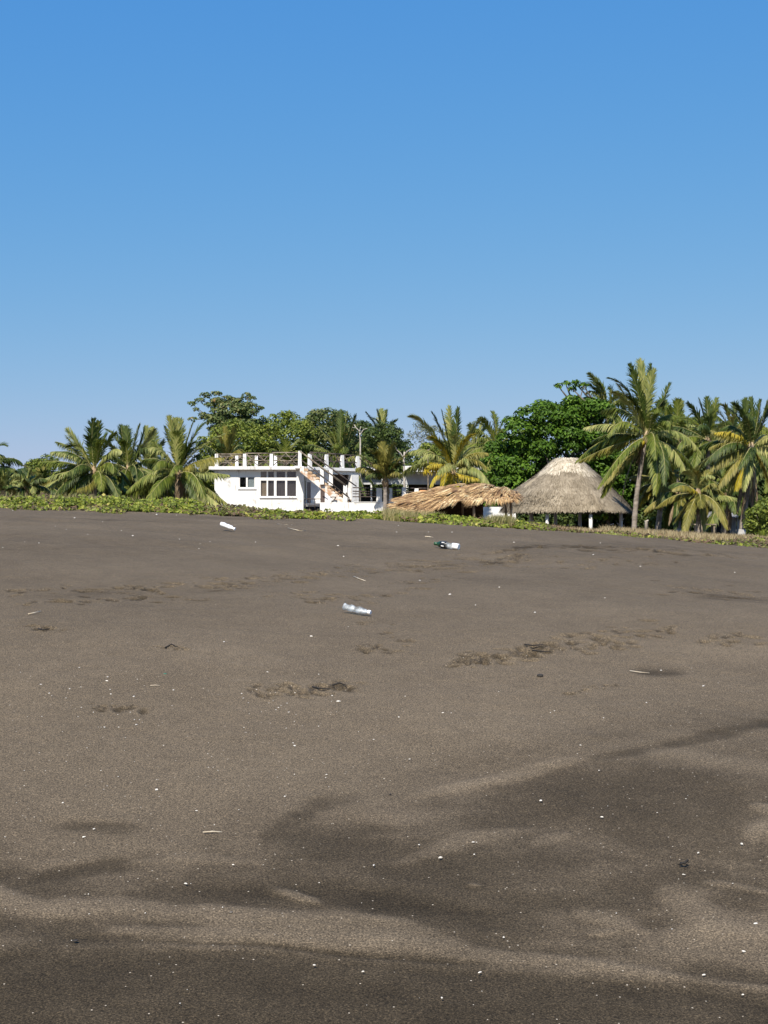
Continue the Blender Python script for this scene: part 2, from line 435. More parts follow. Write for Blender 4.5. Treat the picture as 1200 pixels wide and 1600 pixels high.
# patch map: damp dark sand and pale dry streaks, traced as strokes
STR = [  # (polyline, half width px, weight)  + pale, - dark
 ([(0,1395),(70,1420),(200,1415),(330,1425),(480,1440),(620,1450),(740,1470)], 15, .85),
 ([(100,1450),(250,1455),(450,1462),(640,1470),(800,1490),(960,1508),(1120,1535)], 10, .7),
 ([(740,1478),(900,1498),(1000,1515),(1200,1545)], 7, .5),
 ([(1020,1385),(1070,1410),(1130,1440),(1200,1450)], 16, .8),
 ([(990,1480),(1080,1465),(1200,1480)], 26, .6),
 ([(900,1420),(960,1432),(1030,1450)], 10, .6), ([(920,1455),(980,1450)], 5, .5),
 ([(640,1246),(720,1232),(800,1213),(880,1192),(930,1182)], 8, .9),
 ([(600,1345),(680,1325),(740,1308),(860,1298)], 9, .55), ([(830,1318),(900,1305)], 6, .5),
 ([(420,1392),(500,1408)], 5, .9), ([(1095,1382),(1200,1390)], 4, .8), ([(720,1378),(750,1380)], 3, .6),
 ([(1170,1300),(1210,1285)], 14, .7), ([(1000,1170),(1210,1200)], 10, .5), ([(1170,1255),(1210,1262)], 5, .7),
 ([(180,1345),(300,1342),(420,1352)], 6, .5),([(560,1275),(640,1278),(740,1270)], 8, .4),
 ([(0,1375),(60,1350),(160,1330)], 8, .4),
 ([(200,1395),(300,1402),(520,1398),(640,1418),(820,1440)], 18, -.6),
 ([(60,1290),(140,1295),(230,1300)], 10, -.6), ([(0,1370),(120,1352),(260,1340)], 12, -.5),
 ([(400,1320),(520,1310),(640,1290)], 26, -.5), ([(420,1290),(500,1260),(590,1240)], 10, -.6),
 ([(560,1340),(760,1370),(960,1420),(900,1470),(800,1440)], 40, -.34),
 ([(740,1250),(900,1240),(1100,1250),(1170,1270)], 46, -.36),
 ([(650,1205),(800,1175),(960,1140),(1100,1120),(1200,1120)], 16, -.2),
 ([(900,1190),(1000,1170),(1100,1150),(1200,1130)], 7, -.45),
 ([(0,1442),(60,1438),(180,1450)], 8, -.5), ([(0,1500),(120,1465),(230,1470)], 10, -.5),
 ([(230,1470),(420,1475),(600,1488),(760,1497)], 3, -.5),
 ([(980,1046),(1080,1050)], 8, -.8), ([(1040,925),(1200,940)], 5, -.5),
 ([(640,905),(760,885),(860,870)], 6, -.2), ([(0,930),(300,925),(640,890),(840,872)], 6, -.22), ([(760,858),(960,852),(1200,866)], 4, -.3),
 ([(780,930),(860,940),(960,920)], 10, -.3),([(1000,1010),(1200,1020)], 14, .3),([(100,1000),(500,1020)], 30, .2),
]
def patch_map(PX, PY, X, Y):
    wx = fbm(X*1.3, Y*2.2, 5, 5) * 50; wy = fbm(X*1.6+9, Y*3.0, 9, 5) * 26
    fine = sstep(1050, 1350, PY) * .8 + .2
    px = PX + wx * fine; py = PY + wy * fine
    # overall: dry and pale up the beach, damp and dark towards the water
    edge = np.interp(px, [0, 200, 450, 600, 800, 950, 1200], [1300, 1320, 1290, 1250, 1190, 1150, 1120])
    D = .80 - .31 * sstep(-110, 110, py - edge)
    low = np.interp(px, [0, 200, 600, 800, 1000, 1200], [1480, 1478, 1490, 1510, 1530, 1560])
    D = D - .22 * sstep(-3, 12, py + wy*.4 - low)
    for pts, hw, wt in STR:
        pts = np.array(pts, float)
        best = np.full(px.shape, 1e9)
        x0, y0 = pts.min(0) - 4*hw; x1, y1 = pts.max(0) + 4*hw
        sel = np.where((px > x0) & (px < x1) & (py > y0) & (py < y1))
        if len(sel[0]) == 0: continue
        qx = px[sel]; qy = py[sel]; best = np.full(qx.shape, 1e9)
        span = pts[-1, 0]-pts[0, 0]; tx_ = np.clip((qx-pts[0, 0])/span if abs(span) > 1 else 0*qx+.5, 0, 1)
        taper = np.clip(4.2*tx_*(1-tx_), .0, 1)**.7
        for a, b in zip(pts[:-1], pts[1:]):
            ab = b - a; t = np.clip(((qx-a[0])*ab[0] + (qy-a[1])*ab[1]) / (ab@ab), 0, 1)
            dd = np.hypot((qx-a[0]-t*ab[0])*.45, qy-a[1]-t*ab[1]); best = np.minimum(best, dd)
        nzz = np.clip(.92+1.5*fbm(X[sel]*2.2+7, Y[sel]*5+3, 91, 4), .5, 1.2)
        ends = np.where((pts[0, 0] <= 5), np.where(tx_ < .5, 1, taper), np.where(pts[-1, 0] >= 1195, np.where(tx_ > .5, 1, taper), taper))
        D[sel] += .47 * wt * ends * nzz * np.exp(-(best/(hw*(.45+.55*ends)))**3 * .7)
    D = D + .20 * fbm(X*2.0 + Y*.6, Y*1.2, 31, 5) + .22 * fbm(X*.5, Y*.35, 77, 4) - .10 * sstep(1000, 850, PY) + .35 * fbm(X*.7 + Y*.15, Y*.6, 79, 5) * sstep(1050, 880, PY)
    D = D + .42 * fbm(X*3.0 + Y*1.2, Y*6.5, 33, 5) * sstep(1250, 1450, PY)
    return np.clip(D, 0, 1)

def build_ground():
    ys = [2.2]
    while ys[-1] < 46:
        y = ys[-1]; ys.append(y + np.interp(y, [2, 8, 12, 16, 20, 30, 46], [.013, .016, .02, .04, .06, .09, .16]))
    while ys[-1] < 9000: ys.append(ys[-1] * 1.035)
    ys = [-40, -15, -5, 0, 1, 1.7] + ys
    ys = np.array(ys)
    us = np.concatenate([-np.geomspace(3.2, .31, 26)[:-1], np.linspace(-.30, .30, 560), np.geomspace(.31, 3.2, 26)[1:]])
    Yg, Ug = np.meshgrid(ys, us, indexing='ij')
    X = Ug * np.maximum(np.abs(Yg), 2.2); Y = Yg
    Z = np.where(Y < 2.2, np.maximum(-.75 + (Y) * .15, -6) , 0)
    Yc = np.maximum(Y, 0.01)
    G = ground_z0(X, Yc)
    Z = np.where(Y < 0, -.75 + Y * .12, G)
    PX, PY = pix(X, np.maximum(Y, .5), Z)
    D = patch_map(PX, PY, X, Y)
    D = np.where(Y < 2.3, .2, D)
    D = np.where(Y > 34, .8, D)
    W = np.zeros_like(Z)
    # wind ripples and lumps, stronger high on the beach
    Z += .010 * fbm(X*3.5, Y*4.5, 41, 4) * sstep(4, 9, Y) * (Y < 60) + .004 * fbm(X*14, Y*16, 43, 3) * sstep(4, 10, Y) * (Y < 30)
    Z += .11 * fbm(X*.8 + .3*Y, Y*.9, 47, 4) * sstep(13, 22, Y) * (1 - sstep(50, 70, Y))
    Z -= (.82 - D) * .02 * (Y > 3) * (Y < 14)
    pit_field(X, Y, Z, W)
    nr, nc = X.shape
    idx = np.arange(nr*nc).reshape(nr, nc)
    Fq = np.stack([idx[:-1,:-1], idx[:-1,1:], idx[1:,1:], idx[1:,:-1]], -1).reshape(-1, 4)
    V = np.stack([X, Y, Z], -1).reshape(-1, 3)
    m, n, l, p = mat('volcanic_sand')
    o = fast_mesh('beach_sand', V, Fq, m, smooth=True)
    at_ = o.data.attributes.new('dry', 'FLOAT', 'POINT'); at_.data.foreach_set('value', D.ravel().astype(np.float32))
    at2 = o.data.attributes.new('turned', 'FLOAT', 'POINT'); at2.data.foreach_set('value', W.ravel().astype(np.float32))
    tag(o, 'dark grey-brown volcanic sand beach rising to a low crest', 'sand', kind='structure')
    # material
    ad = n.new('ShaderNodeAttribute'); ad.attribute_name = 'dry'
    aw = n.new('ShaderNodeAttribute'); aw.attribute_name = 'turned'
    tc = n.new('ShaderNodeTexCoord')
    def nz(scale, detail, rough=.5):
        t = n.new('ShaderNodeTexNoise'); t.inputs['Scale'].default_value = scale; t.inputs['Detail'].default_value = detail
        t.inputs['Roughness'].default_value = rough; l.new(tc.outputs['Object'], t.inputs['Vector']); return t
    def mth(op, a, b, c=None):
        k = n.new('ShaderNodeMath'); k.operation = op
        for i, q in enumerate((a, b, c)):
            if q is None: continue
            if isinstance(q, (int, float)): k.inputs[i].default_value = q
            else: l.new(q, k.inputs[i])
        return k.outputs[0]
    n1 = nz(5, 6, .65); n2 = nz(130, 3, .85); n3 = nz(30, 5, .7)
    f = mth('MULTIPLY_ADD', n1.outputs[0], .44, -.22)
    f = mth('ADD', ad.outputs['Fac'], f)
    f = mth('MULTIPLY_ADD', n3.outputs[0], .24, mth('SUBTRACT', f, .12))
    f = mth('MULTIPLY_ADD', aw.outputs['Fac'], -.38, f)
    r = ramp(n, [(0, (.034,.026,.016)), (.25, (.052,.040,.025)), (.43, (.070,.054,.0345)), (.60, (.112,.087,.0575)), (.80, (.136,.106,.0705)), (1, (.165,.129,.086))])
    l.new(f, r.inputs[0])
    rg = ramp(n, [(.36, (.27,.27,.27)), (.46, (.79,.79,.79)), (.56, (1.18,1.17,1.15)), (.65, (2.6,2.5,2.35))])
    l.new(n2.outputs[0], rg.inputs[0])
    mx = n.new('ShaderNodeMixRGB'); mx.blend_type = 'MULTIPLY'; mx.inputs[0].default_value = 1
    l.new(r.outputs[0], mx.inputs[1]); l.new(rg.outputs[0], mx.inputs[2])
    # shell grit
    vo = n.new('ShaderNodeTexVoronoi'); vo.inputs['Scale'].default_value = 26; l.new(tc.outputs['Object'], vo.inputs['Vector'])
    rv = ramp(n, [(.07, (1,1,1)), (.10, (0,0,0))]); l.new(vo.outputs['Distance'], rv.inputs[0])
    sep = n.new('ShaderNodeSeparateColor'); l.new(vo.outputs['Color'], sep.inputs[0])
    gt = mth('GREATER_THAN', sep.outputs[0], .72)
    mk = mth('MULTIPLY', rv.outputs[0], gt)
    m2 = n.new('ShaderNodeMixRGB'); l.new(mk, m2.inputs[0]); l.new(mx.outputs[0], m2.inputs[1]); m2.inputs[2].default_value = (.5,.43,.33,1)
    l.new(m2.outputs[0], p.inputs['Base Color'])
    p.inputs['Roughness'].default_value = .9; p.inputs['Specular IOR Level'].default_value = .12
    b = n.new('ShaderNodeBump'); b.inputs['Strength'].default_value = .55; b.inputs['Distance'].default_value = .004
    hs = mth('ADD', n2.outputs[0], mth('MULTIPLY', n3.outputs[0], 2.0))
    l.new(hs, b.inputs['Height']); l.new(b.outputs[0], p.inputs['Normal'])
    return o
build_ground()
def gz(x, y):
    x = np.asarray(x, float); y = np.asarray(y, float)
    return ground_z0(x, y) + .11 * fbm(x*.8 + .3*y, y*.9, 47, 4) * sstep(13, 22, y) * (1 - sstep(50, 70, y)) * 1.0

# ------------------------------------------------------------------ leaves
def leaves(P, N, size, r, aspect=.55, fold=.25):
    """leaf of 2 triangles sharing the midrib; P centres, N facing"""
    k = len(P)
    size = np.broadcast_to(size, (k,))[:, None]
    N = N / (np.linalg.norm(N, axis=1)[:, None] + 1e-9)
    A = r.normal(size=(k, 3)); A -= (A*N).sum(1)[:, None]*N; A /= np.linalg.norm(A, axis=1)[:, None] + 1e-9
    B = np.cross(N, A)
    b0 = P - A*size*.5; t0 = P + A*size*.5 - N*size*.12
    L = P + B*size*aspect*.5 + N*size*fold*.3; R = P - B*size*aspect*.5 + N*size*fold*.3
    V = np.stack([b0, L, t0, R], 1).reshape(-1, 3)
    i = np.arange(k)*4
    Fc = np.concatenate([np.stack([i, i+2, i+1], 1), np.stack([i, i+3, i+2], 1)])
    return V, Fc

def clump_leaves(C, Rr, n, size, r, flat=.8, jitter=.9):
    Vs, Fs, off = [], [], 0
    for c, rad, nn in zip(C, Rr, n):
        d = r.normal(size=(nn, 3)); d /= np.linalg.norm(d, axis=1)[:, None]
        d[:, 2] = np.where((d[:, 2] < -.25) & (r.random(nn) < .7), -d[:, 2], d[:, 2])
        rr = rad * r.uniform(.62, 1.08, nn)[:, None]
        P = c + d * rr * np.array([1, 1, flat])
        N = d + np.array([0, 0, .55]) + r.normal(size=(nn, 3))*jitter*.5
        V, Fc = leaves(P, N, size*r.uniform(.6, 1.25, nn), r)
        Vs.append(V); Fs.append(Fc+off); off += len(V)
    return np.concatenate(Vs), np.concatenate(Fs)

def in_poly(px, py, poly):
    ins = False; j = len(poly)-1
    for i in range(len(poly)):
        xi, yi = poly[i]; xj, yj = poly[j]
        if (yi > py) != (yj > py) and px < (xj-xi)*(py-yi)/(yj-yi)+xi: ins = not ins
        j = i
    return ins
def edge_d(px, py, poly):
    p = np.array([px, py]); best = 1e9
    for i in range(len(poly)):
        a = np.array(poly[i], float); b = np.array(poly[(i+1) % len(poly)], float); ab = b-a
        t = max(0, min(1, ((p-a)@ab)/(ab@ab))); best = min(best, np.linalg.norm(p-a-t*ab))
    return best

def broadleaf(name, label, cat, poly, Y, depth, crad, ncl, nleaf, lsize, leafm, base_px, group=None, extra=(), flat=.75, bark='bark', seed=1, limbs=10, tr=.22, radv=.35):
    r = np.random.default_rng(seed)
    xs = [p[0] for p in poly]; ys = [p[1] for p in poly]
    mpp = Y / F
    cr_px = crad / mpp
    C, R = [], []
    dm = min(max(xs)-min(xs), max(ys)-min(ys)) * .5
    tries = 0
    while len(C) < ncl and tries < 20000:
        tries += 1
        px, py = r.uniform(min(xs), max(xs)), r.uniform(min(ys), max(ys))
        if not in_poly(px, py, poly): continue
        d = edge_d(px, py, poly)
        rad = crad * r.uniform(1-radv, 1+radv)
        if d < rad/mpp*.75:
            if d < cr_px*.25 or r.random() < .5: continue
            rad = max(.3*crad, d*mpp*1.2)
        dy = r.uniform(-1, 1) * depth * min(1, (d/dm))**.5
        C.append(at(px, py, Y+dy)); R.append(rad)
    for (px, py, rr) in extra:
        C.append(at(px, py, Y + r.uniform(-.3, .3))); R.append(rr)
    C = np.array(C); R = np.array(R)
    bx, by = at(base_px, 800, Y)[:2]
    bz = float(gz(bx, by)) - .1
    base = np.array([bx, by, bz])
    t = empty(name, base, label, cat, group)
    mb = MB()
    top = C.mean(0)
    fork = base + (top-base)*np.array([.5, .5, .45])
    mb.tube([base, base*.55+fork*.45+np.array([.08,0,0]), fork], [tr, tr*.85, tr*.7], 8)
    for c in C[r.permutation(len(C))[:limbs]]:
        mid = (fork+c)/2 + np.array([r.normal()*.2, r.normal()*.2, r.uniform(.0, .4)])
        mb.tube([fork, mid, c], [tr*.55, tr*.3, tr*.09], 5)
    for (px, py, rr) in extra:
        c = at(px, py, Y); q_ = C[:len(C)-len(extra)]; a_ = q_[np.argmin(np.linalg.norm(q_-c-np.array([1.2, 0, -.3]), axis=1))]; mb.tube([a_, (a_+c)/2+np.array([0,0,-.1]), c], [tr*.3, tr*.2, tr*.1], 5)
    mb.build('trunk', M[bark], t, base)
    n = np.maximum(20, (nleaf * (R/crad)**2).astype(int))
    V, Fc = clump_leaves(C, R, n, lsize, r, flat)
    fast_mesh('crown', V, Fc, M[leafm], t, base)
    return t

# ------------------------------------------------------------------ palms
def frond_geo(path, L, lw, r, leaf_len, nl=46, droop=.6, vup=.25, start=.14, rw=.035, wind=(0,0)):
    """path (k,3) rachis points. returns verts, tri faces, material index"""
    k = len(path)
    T = np.gradient(path, axis=0); T /= np.linalg.norm(T, axis=1)[:, None]
    h = path[-1]-path[0]; h = np.array([h[0], h[1], 0.0])
    if np.linalg.norm(h) < .15*L: h = np.array([h[0]+.01, h[1]-.3*L, 0])
    h /= np.linalg.norm(h)
    s = np.cross(h, [0, 0, 1.0]); s /= np.linalg.norm(s)
    up_ = (path[-1][2]-path[0][2])/L > .62
    # slight roll
    a = r.normal()*.35
    tt = np.concatenate([np.linspace(start, .99, nl)]*2)
    side = np.concatenate([np.ones(nl), -np.ones(nl)])
    tt = np.clip(tt + r.normal(size=2*nl)*.004, start, .995)
    ti = tt*(k-1); i0 = np.clip(ti.astype(int), 0, k-2); fr = (ti-i0)[:, None]
    P = path[i0]*(1-fr)+path[i0+1]*fr; t = T[i0]*(1-fr)+T[i0+1]*fr; t /= np.linalg.norm(t, axis=1)[:, None]
    n = np.cross(np.broadcast_to(s, t.shape), t); n *= np.sign(n[:, 2:3]+1e-6) if False else 1
    n = np.cross(s, t); 
    ss = s*math.cos(a) + n*math.sin(a); nn = -s*math.sin(a) + n*math.cos(a)
    prof = np.sin(np.pi*np.clip((tt-start)/(1-start)*.86+.12, 0, 1))**.55
    ll = leaf_len*prof*r.uniform(.82, 1.12, 2*nl)
    ang = np.radians((62 if not up_ else 40) - (34 if not up_ else 24)*tt + r.normal(size=2*nl)*7)
    v = vup + r.normal(size=2*nl)*.12
    d = np.cos(ang)[:, None]*t + np.sin(ang)[:, None]*(side[:, None]*ss*np.cos(v)[:, None] + nn*np.sin(v)[:, None])
    g = np.array([wind[0], wind[1], -1.0])
    def nrm(q): return q/np.linalg.norm(q, axis=1)[:, None]
    dr = droop*r.uniform(.7, 1.3, 2*nl)[:, None]
    d1 = nrm(d + g*dr*.35); d2 = nrm(d + g*dr*1.25)
    w = np.cross(d1, nrm(np.cross(t, d1))); w = nrm(w)*lw
    p1 = P + d1*ll[:, None]*.5; p2 = p1 + d2*ll[:, None]*.5
    V = np.stack([P-w*.35, P+w*.35, p1+w*.55, p1-w*.55, p2], 1).reshape(-1, 3)
    i = np.arange(2*nl)*5
    Fc = np.concatenate([np.stack([i, i+1, i+2], 1), np.stack([i, i+2, i+3], 1), np.stack([i+3, i+2, i+4], 1)])
    mi = np.zeros(len(Fc), int)
    # rachis: tapered three-sided rod
    off = len(V)
    rad = rw*np.linspace(1, .2, k)[:, None]
    nk = np.cross(s, T)
    ring = np.stack([path + s*rad, path + nk*rad*.9, path - s*rad], 1).reshape(-1, 3)
    Rf = []
    for q in range(k-1):
        for j in range(3):
            a0 = q*3+j; a1 = q*3+(j+1) % 3
            Rf += [(a0, a1, a1+3), (a0, a1+3, a0+3)]
    V = np.concatenate([V, ring]); Fc = np.concatenate([Fc, np.array(Rf)+off]); mi = np.concatenate([mi, np.ones(len(Rf), int)])
    return V, Fc, mi

def bez(a, b, c, k=11):
    t = np.linspace(0, 1, k)[:, None]
    return (1-t)**2*a + 2*t*(1-t)*b + t*t*c

def palm(label, crown, Y, base, L, specs=(), nrand=16, fmat='palm', lens=(1, 1), group='coconut palms behind the beach crest', seed=1,
         tr=.14, bend=0, droop=1.5, erange=(82, -28), leaf=.74, dead=3, wind=(0, 0), nl=74, cat='palm tree', name='palm_tree', shaggy=False, limewash=False, dark=.35, coconuts=0):
    """crown, base: photo pixels; specs: list of (ctrl px, ctrl py, tip px, tip py, depth, material)"""
    r = np.random.default_rng(seed*13+5)
    C = at(crown[0], crown[1], Y)
    B = at(base[0], base[1], Y); gzv = float(gz(B[0], B[1]))
    k = (B[0]-C[0])/(B[2]-C[2]) if abs(B[2]-C[2]) > .3 else 0
    B[0] = B[0] + k*(gzv-B[2]) * (1 if abs(k) < .5 else 0); B[2] = min(gzv-.1, B[2])
    t = empty(name, B, label, cat, group)
    H = C[2]-B[2]
    zs = np.linspace(0, 1, 14)
    pts = np.array([B*(1-q)+C*q + np.array([bend*math.sin(q*math.pi), 0, 0]) for q in zs])
    rad = [tr*(1.5 if q == 0 else 1.12-.35*q)*(1+.06*((i % 2)*2-1)) for i, q in enumerate(zs)]
    MB().tube(pts, rad, 9).build('trunk', M['trunk'], t, B)
    if limewash:
        q = 1.0/max(H, 1.2)*.6
        MB().tube([B, B*(1-q)+C*q + np.array([bend*math.sin(q*math.pi), 0, 0])], [tr*1.54, tr*1.12], 10).build('limewashed_band', M['faded_lime'], t, B)
    mb = MB()                                             # fibrous crown heart
    mb.tube([C-np.array([0,0,.35]), C-np.array([0,0,.1]), C+np.array([0,0,.35])], [tr*.9, tr*1.7, tr*.5], 8)
    mb.build('crown_heart', M['rachis_dry'], t, B)
    jobs = []
    for sp in specs:
        cx, cy, tx, ty, dy = sp[:5]; m_ = sp[5] if len(sp) > 5 else fmat
        jobs.append((C, at(cx, cy, Y+dy*.5), at(tx, ty, Y+dy), m_))
    ga = r.uniform(0, 6.28); nrand = int(nrand*1.75)
    for i in range(nrand):
        e = math.radians(erange[0] + (erange[1]-erange[0])*((i+.5)/nrand)**.8 + r.normal()*4)
        az = ga + i*2.399963 + r.normal()*.2
        LL = L*r.uniform(.85, 1.1)
        d = np.array([math.cos(az)*math.cos(e), math.sin(az)*math.cos(e), math.sin(e)])
        ctrl = C + d*LL*.55 + np.array([0, 0, .06*LL])
        tip = C + d*LL*r.uniform(.78, .95) + np.array([(wind[0]-.25)*.35*LL + r.normal()*.06*LL, wind[1]*.15*LL + r.normal()*.06*LL, -LL*(.08+.44*math.cos(e)*r.uniform(.5, 1.4))])
        m_ = fmat if r.random() > dark else ('palm_dark' if fmat != 'palm_dark' else 'palm')
        jobs.append((C, ctrl, tip, m_))
    for i in range(dead):
        az = r.uniform(0, 6.28); LL = L*r.uniform(.6, .85)
        tip = C + np.array([math.cos(az)*.22*LL, math.sin(az)*.22*LL, -LL*.9])
        if tip[2] < gzv+.15: tip[2] = gzv+.15+r.uniform(0, .2)
        jobs.append((C, C + np.array([math.cos(az)*.38*LL, math.sin(az)*.38*LL, -.05*LL]), tip, 'palm_dry'))
    for (a, b, c, m_) in jobs:
        path = bez(a, b, c)
        LL = np.linalg.norm(np.diff(path, axis=0), axis=1).sum()
        up = (c[2]-a[2])/LL
        dry = m_ == 'palm_dry'
        dr = droop*(.25 if up > .6 else 1.0)*(1.6 if dry else 1)
        V, Fc, mi = frond_geo(path, LL, .054, r, leaf*(LL/L)**.4*(.75 if dry else 1), nl=max(16, int(nl*LL/L)) if not dry else 26, droop=dr,
                              vup=.28 if up > .5 else .05, wind=wind)
        fast_mesh('frond', V, Fc, [M[m_], M['rachis_dry' if dry else 'rachis']], t, B, mi)
    for i in range(coconuts):
        az = r.uniform(3.4, 6.0)
        p0 = C + np.array([math.cos(az)*.26, math.sin(az)*.26, -.15-.2*r.random()])
        th = np.linspace(0, math.pi, 6)
        MB().tube([p0+np.array([0,0,.15*math.cos(q)]) for q in th], [.001+.11*math.sin(q) for q in th], 8).build('coconut', M['palm_yellow'], t, B)
    return t

PG = 'coconut palms along the back of the beach'
Y_, D_, P_, O_, X_ = 'palm_yellow', 'palm_dark', 'palm_pale', 'palm_olive', 'palm_dry'
# left group
palm('short palm at the far left edge, only its frond tips reaching into the photo', (-28, 735), 84, (-28, 790), 3.0, [(-20,700,6,712,0,P_)], 16, 'palm_olive', seed=1, group=PG)
palm('low spiky palm nearest the left edge of the beach vegetation', (18, 768), 80, (18, 792), 1.5, [], 18, 'palm', seed=2, erange=(85, 20), droop=.3, leaf=.4, tr=.1, dead=1, group=PG)
palm('low ragged palm between the left edge and the feathery leftmost tall crown', (62, 762), 88, (60, 795), 2.0, [], 16, 'palm_olive', seed=3, dead=2, erange=(75, -10), group=PG)
palm('leftmost full feathery palm with pale arching fronds reaching down to the vines', (147, 738), 82, (148, 782), 3.1,
     [(140,690,146,656,-.6,D_),(150,690,155,660,-.2),(120,690,106,672,-.3,P_),(118,700,104,682,.8,P_),(115,700,80,706,-.9,P_),(105,715,62,722,.5),
      (120,728,70,748,-1.2,P_),(100,735,52,772,-.8,P_),(130,750,112,772,-1.6,P_),(165,690,180,678,.2),(175,690,190,705,-.8,P_),(172,720,188,740,-1,P_),
      (168,735,190,768,-.8),(130,700,88,690,1.5,P_),(150,760,118,764,-1.5,O_)], 14, 'palm', seed=4, dead=3, group=PG)
palm('palm with two upright dark spikes, right of the leftmost full palm', (200, 735), 86, (200, 782), 3.1,
     [(192,690,189,667,.2,D_),(200,690,197,668,.1,D_),(212,690,218,664,-.4,P_),(222,700,226,668,0,D_),(230,690,240,672,-.5,P_),(180,700,165,690,-.5,P_),
      (195,725,160,765,-1,P_),(220,730,180,758,-1.4,P_),(225,730,245,745,-1.5,P_)], 14, 'palm', seed=5, dead=2, group=PG)
palm('bushy palm with a low arching crown, left of the palm at the house corner', (232, 742), 89, (232, 785), 2.7, [(230,700,228,668,0),(245,700,238,670,0,P_)], 16, 'palm_pale', seed=6, dead=2, group=PG)
palm('palm beside the left corner of the white house, fronds hanging over its wall', (279, 740), 80, (275, 785), 3.1,
     [(272,690,264,652,-.5,P_),(278,690,274,655,-.3,P_),(284,690,282,656,.2,P_),(292,690,302,660,-.2),(300,680,318,662,-.3,D_),(268,700,258,668,.3,D_),
      (300,700,350,678,-.8,P_),(250,690,233,700,-.8,P_),(256,725,238,738,-1.1,P_),(262,755,236,774,-1.3,P_),(300,715,350,715,-1.2,O_),(310,735,358,742,-1.2,P_),
      (320,755,361,792,-1.6,P_),(310,762,352,796,-2.2,P_),(250,705,242,690,.5),(300,690,330,690,1)], 12, 'palm', seed=7, dead=4, group=PG)
palm('low yellow-green palm at the left, between the spiky edge palm and the ragged one', (40, 764), 76, (40, 792), 1.6, [(30,745,22,735,0,P_),(45,745,50,732,0),(55,750,62,742,0,P_),(25,755,10,752,-.5,P_)], 12, 'palm_pale', seed=41, erange=(80, 5), leaf=.5, tr=.1, dead=2, group=PG)
palm('tiny spiky palm at the very left edge, in front of the low edge palms', (5, 770), 68, (5, 790), 1.5, [(2,750,2,736,0,P_),(10,752,14,738,0,P_)], 12, 'palm_pale', seed=42, erange=(85, 25), droop=.4, leaf=.4, tr=.08, dead=0, group=PG)
# behind the house
palm('palm rising behind the left end of the roof railing', (352, 722), 104, (352, 790), 3.0, [(345,690,336,672,-.5),(352,690,351,668,0),(360,690,366,670,-.3),(370,690,378,684,0)], 12, 'palm_olive', seed=8, dead=1, group=PG)
palm('low palm crown showing behind the middle of the roof railing', (446, 725), 103, (446, 790), 2.4, [(440,700,430,690,0),(455,690,470,690,0,P_)], 14, 'palm', seed=9, dead=1, group=PG)
palm('tall upright palm behind the head of the outside stair', (530, 722), 104, (530, 790), 3.6, [(525,680,512,650,0),(532,680,534,642,.2,D_),(538,680,543,644,.1,P_),(545,690,556,648,.3,D_),(520,690,500,668,0,P_),(515,700,492,700,-.5)], 12, 'palm', seed=10, dead=1, group=PG)
palm('palm whose spiky top stands above the round tree behind the annex', (597, 690), 112, (597, 795), 2.6, [(590,665,573,645,.2,D_),(594,665,589,641,.2,D_),(600,665,604,642,.2,D_),(605,670,620,655,0),(596,665,596,640,.4,P_)], 9, 'palm_dark', seed=11, dead=0, group=PG)
palm('olive brown palm with a short trunk in front of the terrace railing', (602, 752), 90, (602, 786), 2.4,
     [(592,715,578,702,-.4,O_),(600,715,598,694,0),(608,715,616,695,-.2,O_),(575,715,562,712,-.4,P_),(615,725,632,712,-.4,O_),(585,728,572,718,-.8,X_),(590,730,572,745,-.6,D_),(615,730,628,742,-.6,O_)], 8, 'palm_olive', seed=12, dead=2, erange=(84, 48), group=PG)
palm('yellow-green palm with bright yellow lower fronds, behind the fresh thatch shade', (708, 738), 84, (706, 790), 3.4,
     [(700,690,690,642,-.2,D_),(705,690,702,636,.1,P_),(712,690,716,638,0,D_),(693,680,676,645,.2,D_),(670,655,642,650,-.6,P_),(690,690,672,683,-.9,Y_),
      (718,690,740,678,-.9,Y_),(728,700,762,708,-.6,O_),(735,700,760,730,-.8,O_),(730,680,750,655,.2),(690,722,672,722,-.8,Y_),
      (690,718,668,728,-1.4,Y_),(680,730,672,760,-1.4,Y_),(700,745,690,770,-1.2,Y_),(690,735,696,768,-1.5,Y_),(725,742,750,748,-1.6,Y_),(735,745,744,770,-1.0,Y_),(705,750,720,768,-1.6,Y_),(650,725,668,735,-.6,Y_)],
     9, 'palm_pale', seed=13, dead=1, dark=.2, erange=(82, 12), group=PG)
palm('palm half hidden behind the left side of the big dark green tree', (776, 700), 100, (776, 800), 3.2, [(750,665,735,672,0),(765,660,750,655,0,P_),(780,670,788,655,0,P_)], 14, 'palm', seed=14, dead=1, group=PG)
palm('palm showing faintly behind the yellow-green palm, to its right', (742, 700), 110, (742, 800), 3.0, [], 14, 'palm_pale', seed=24, dead=1, group=PG)
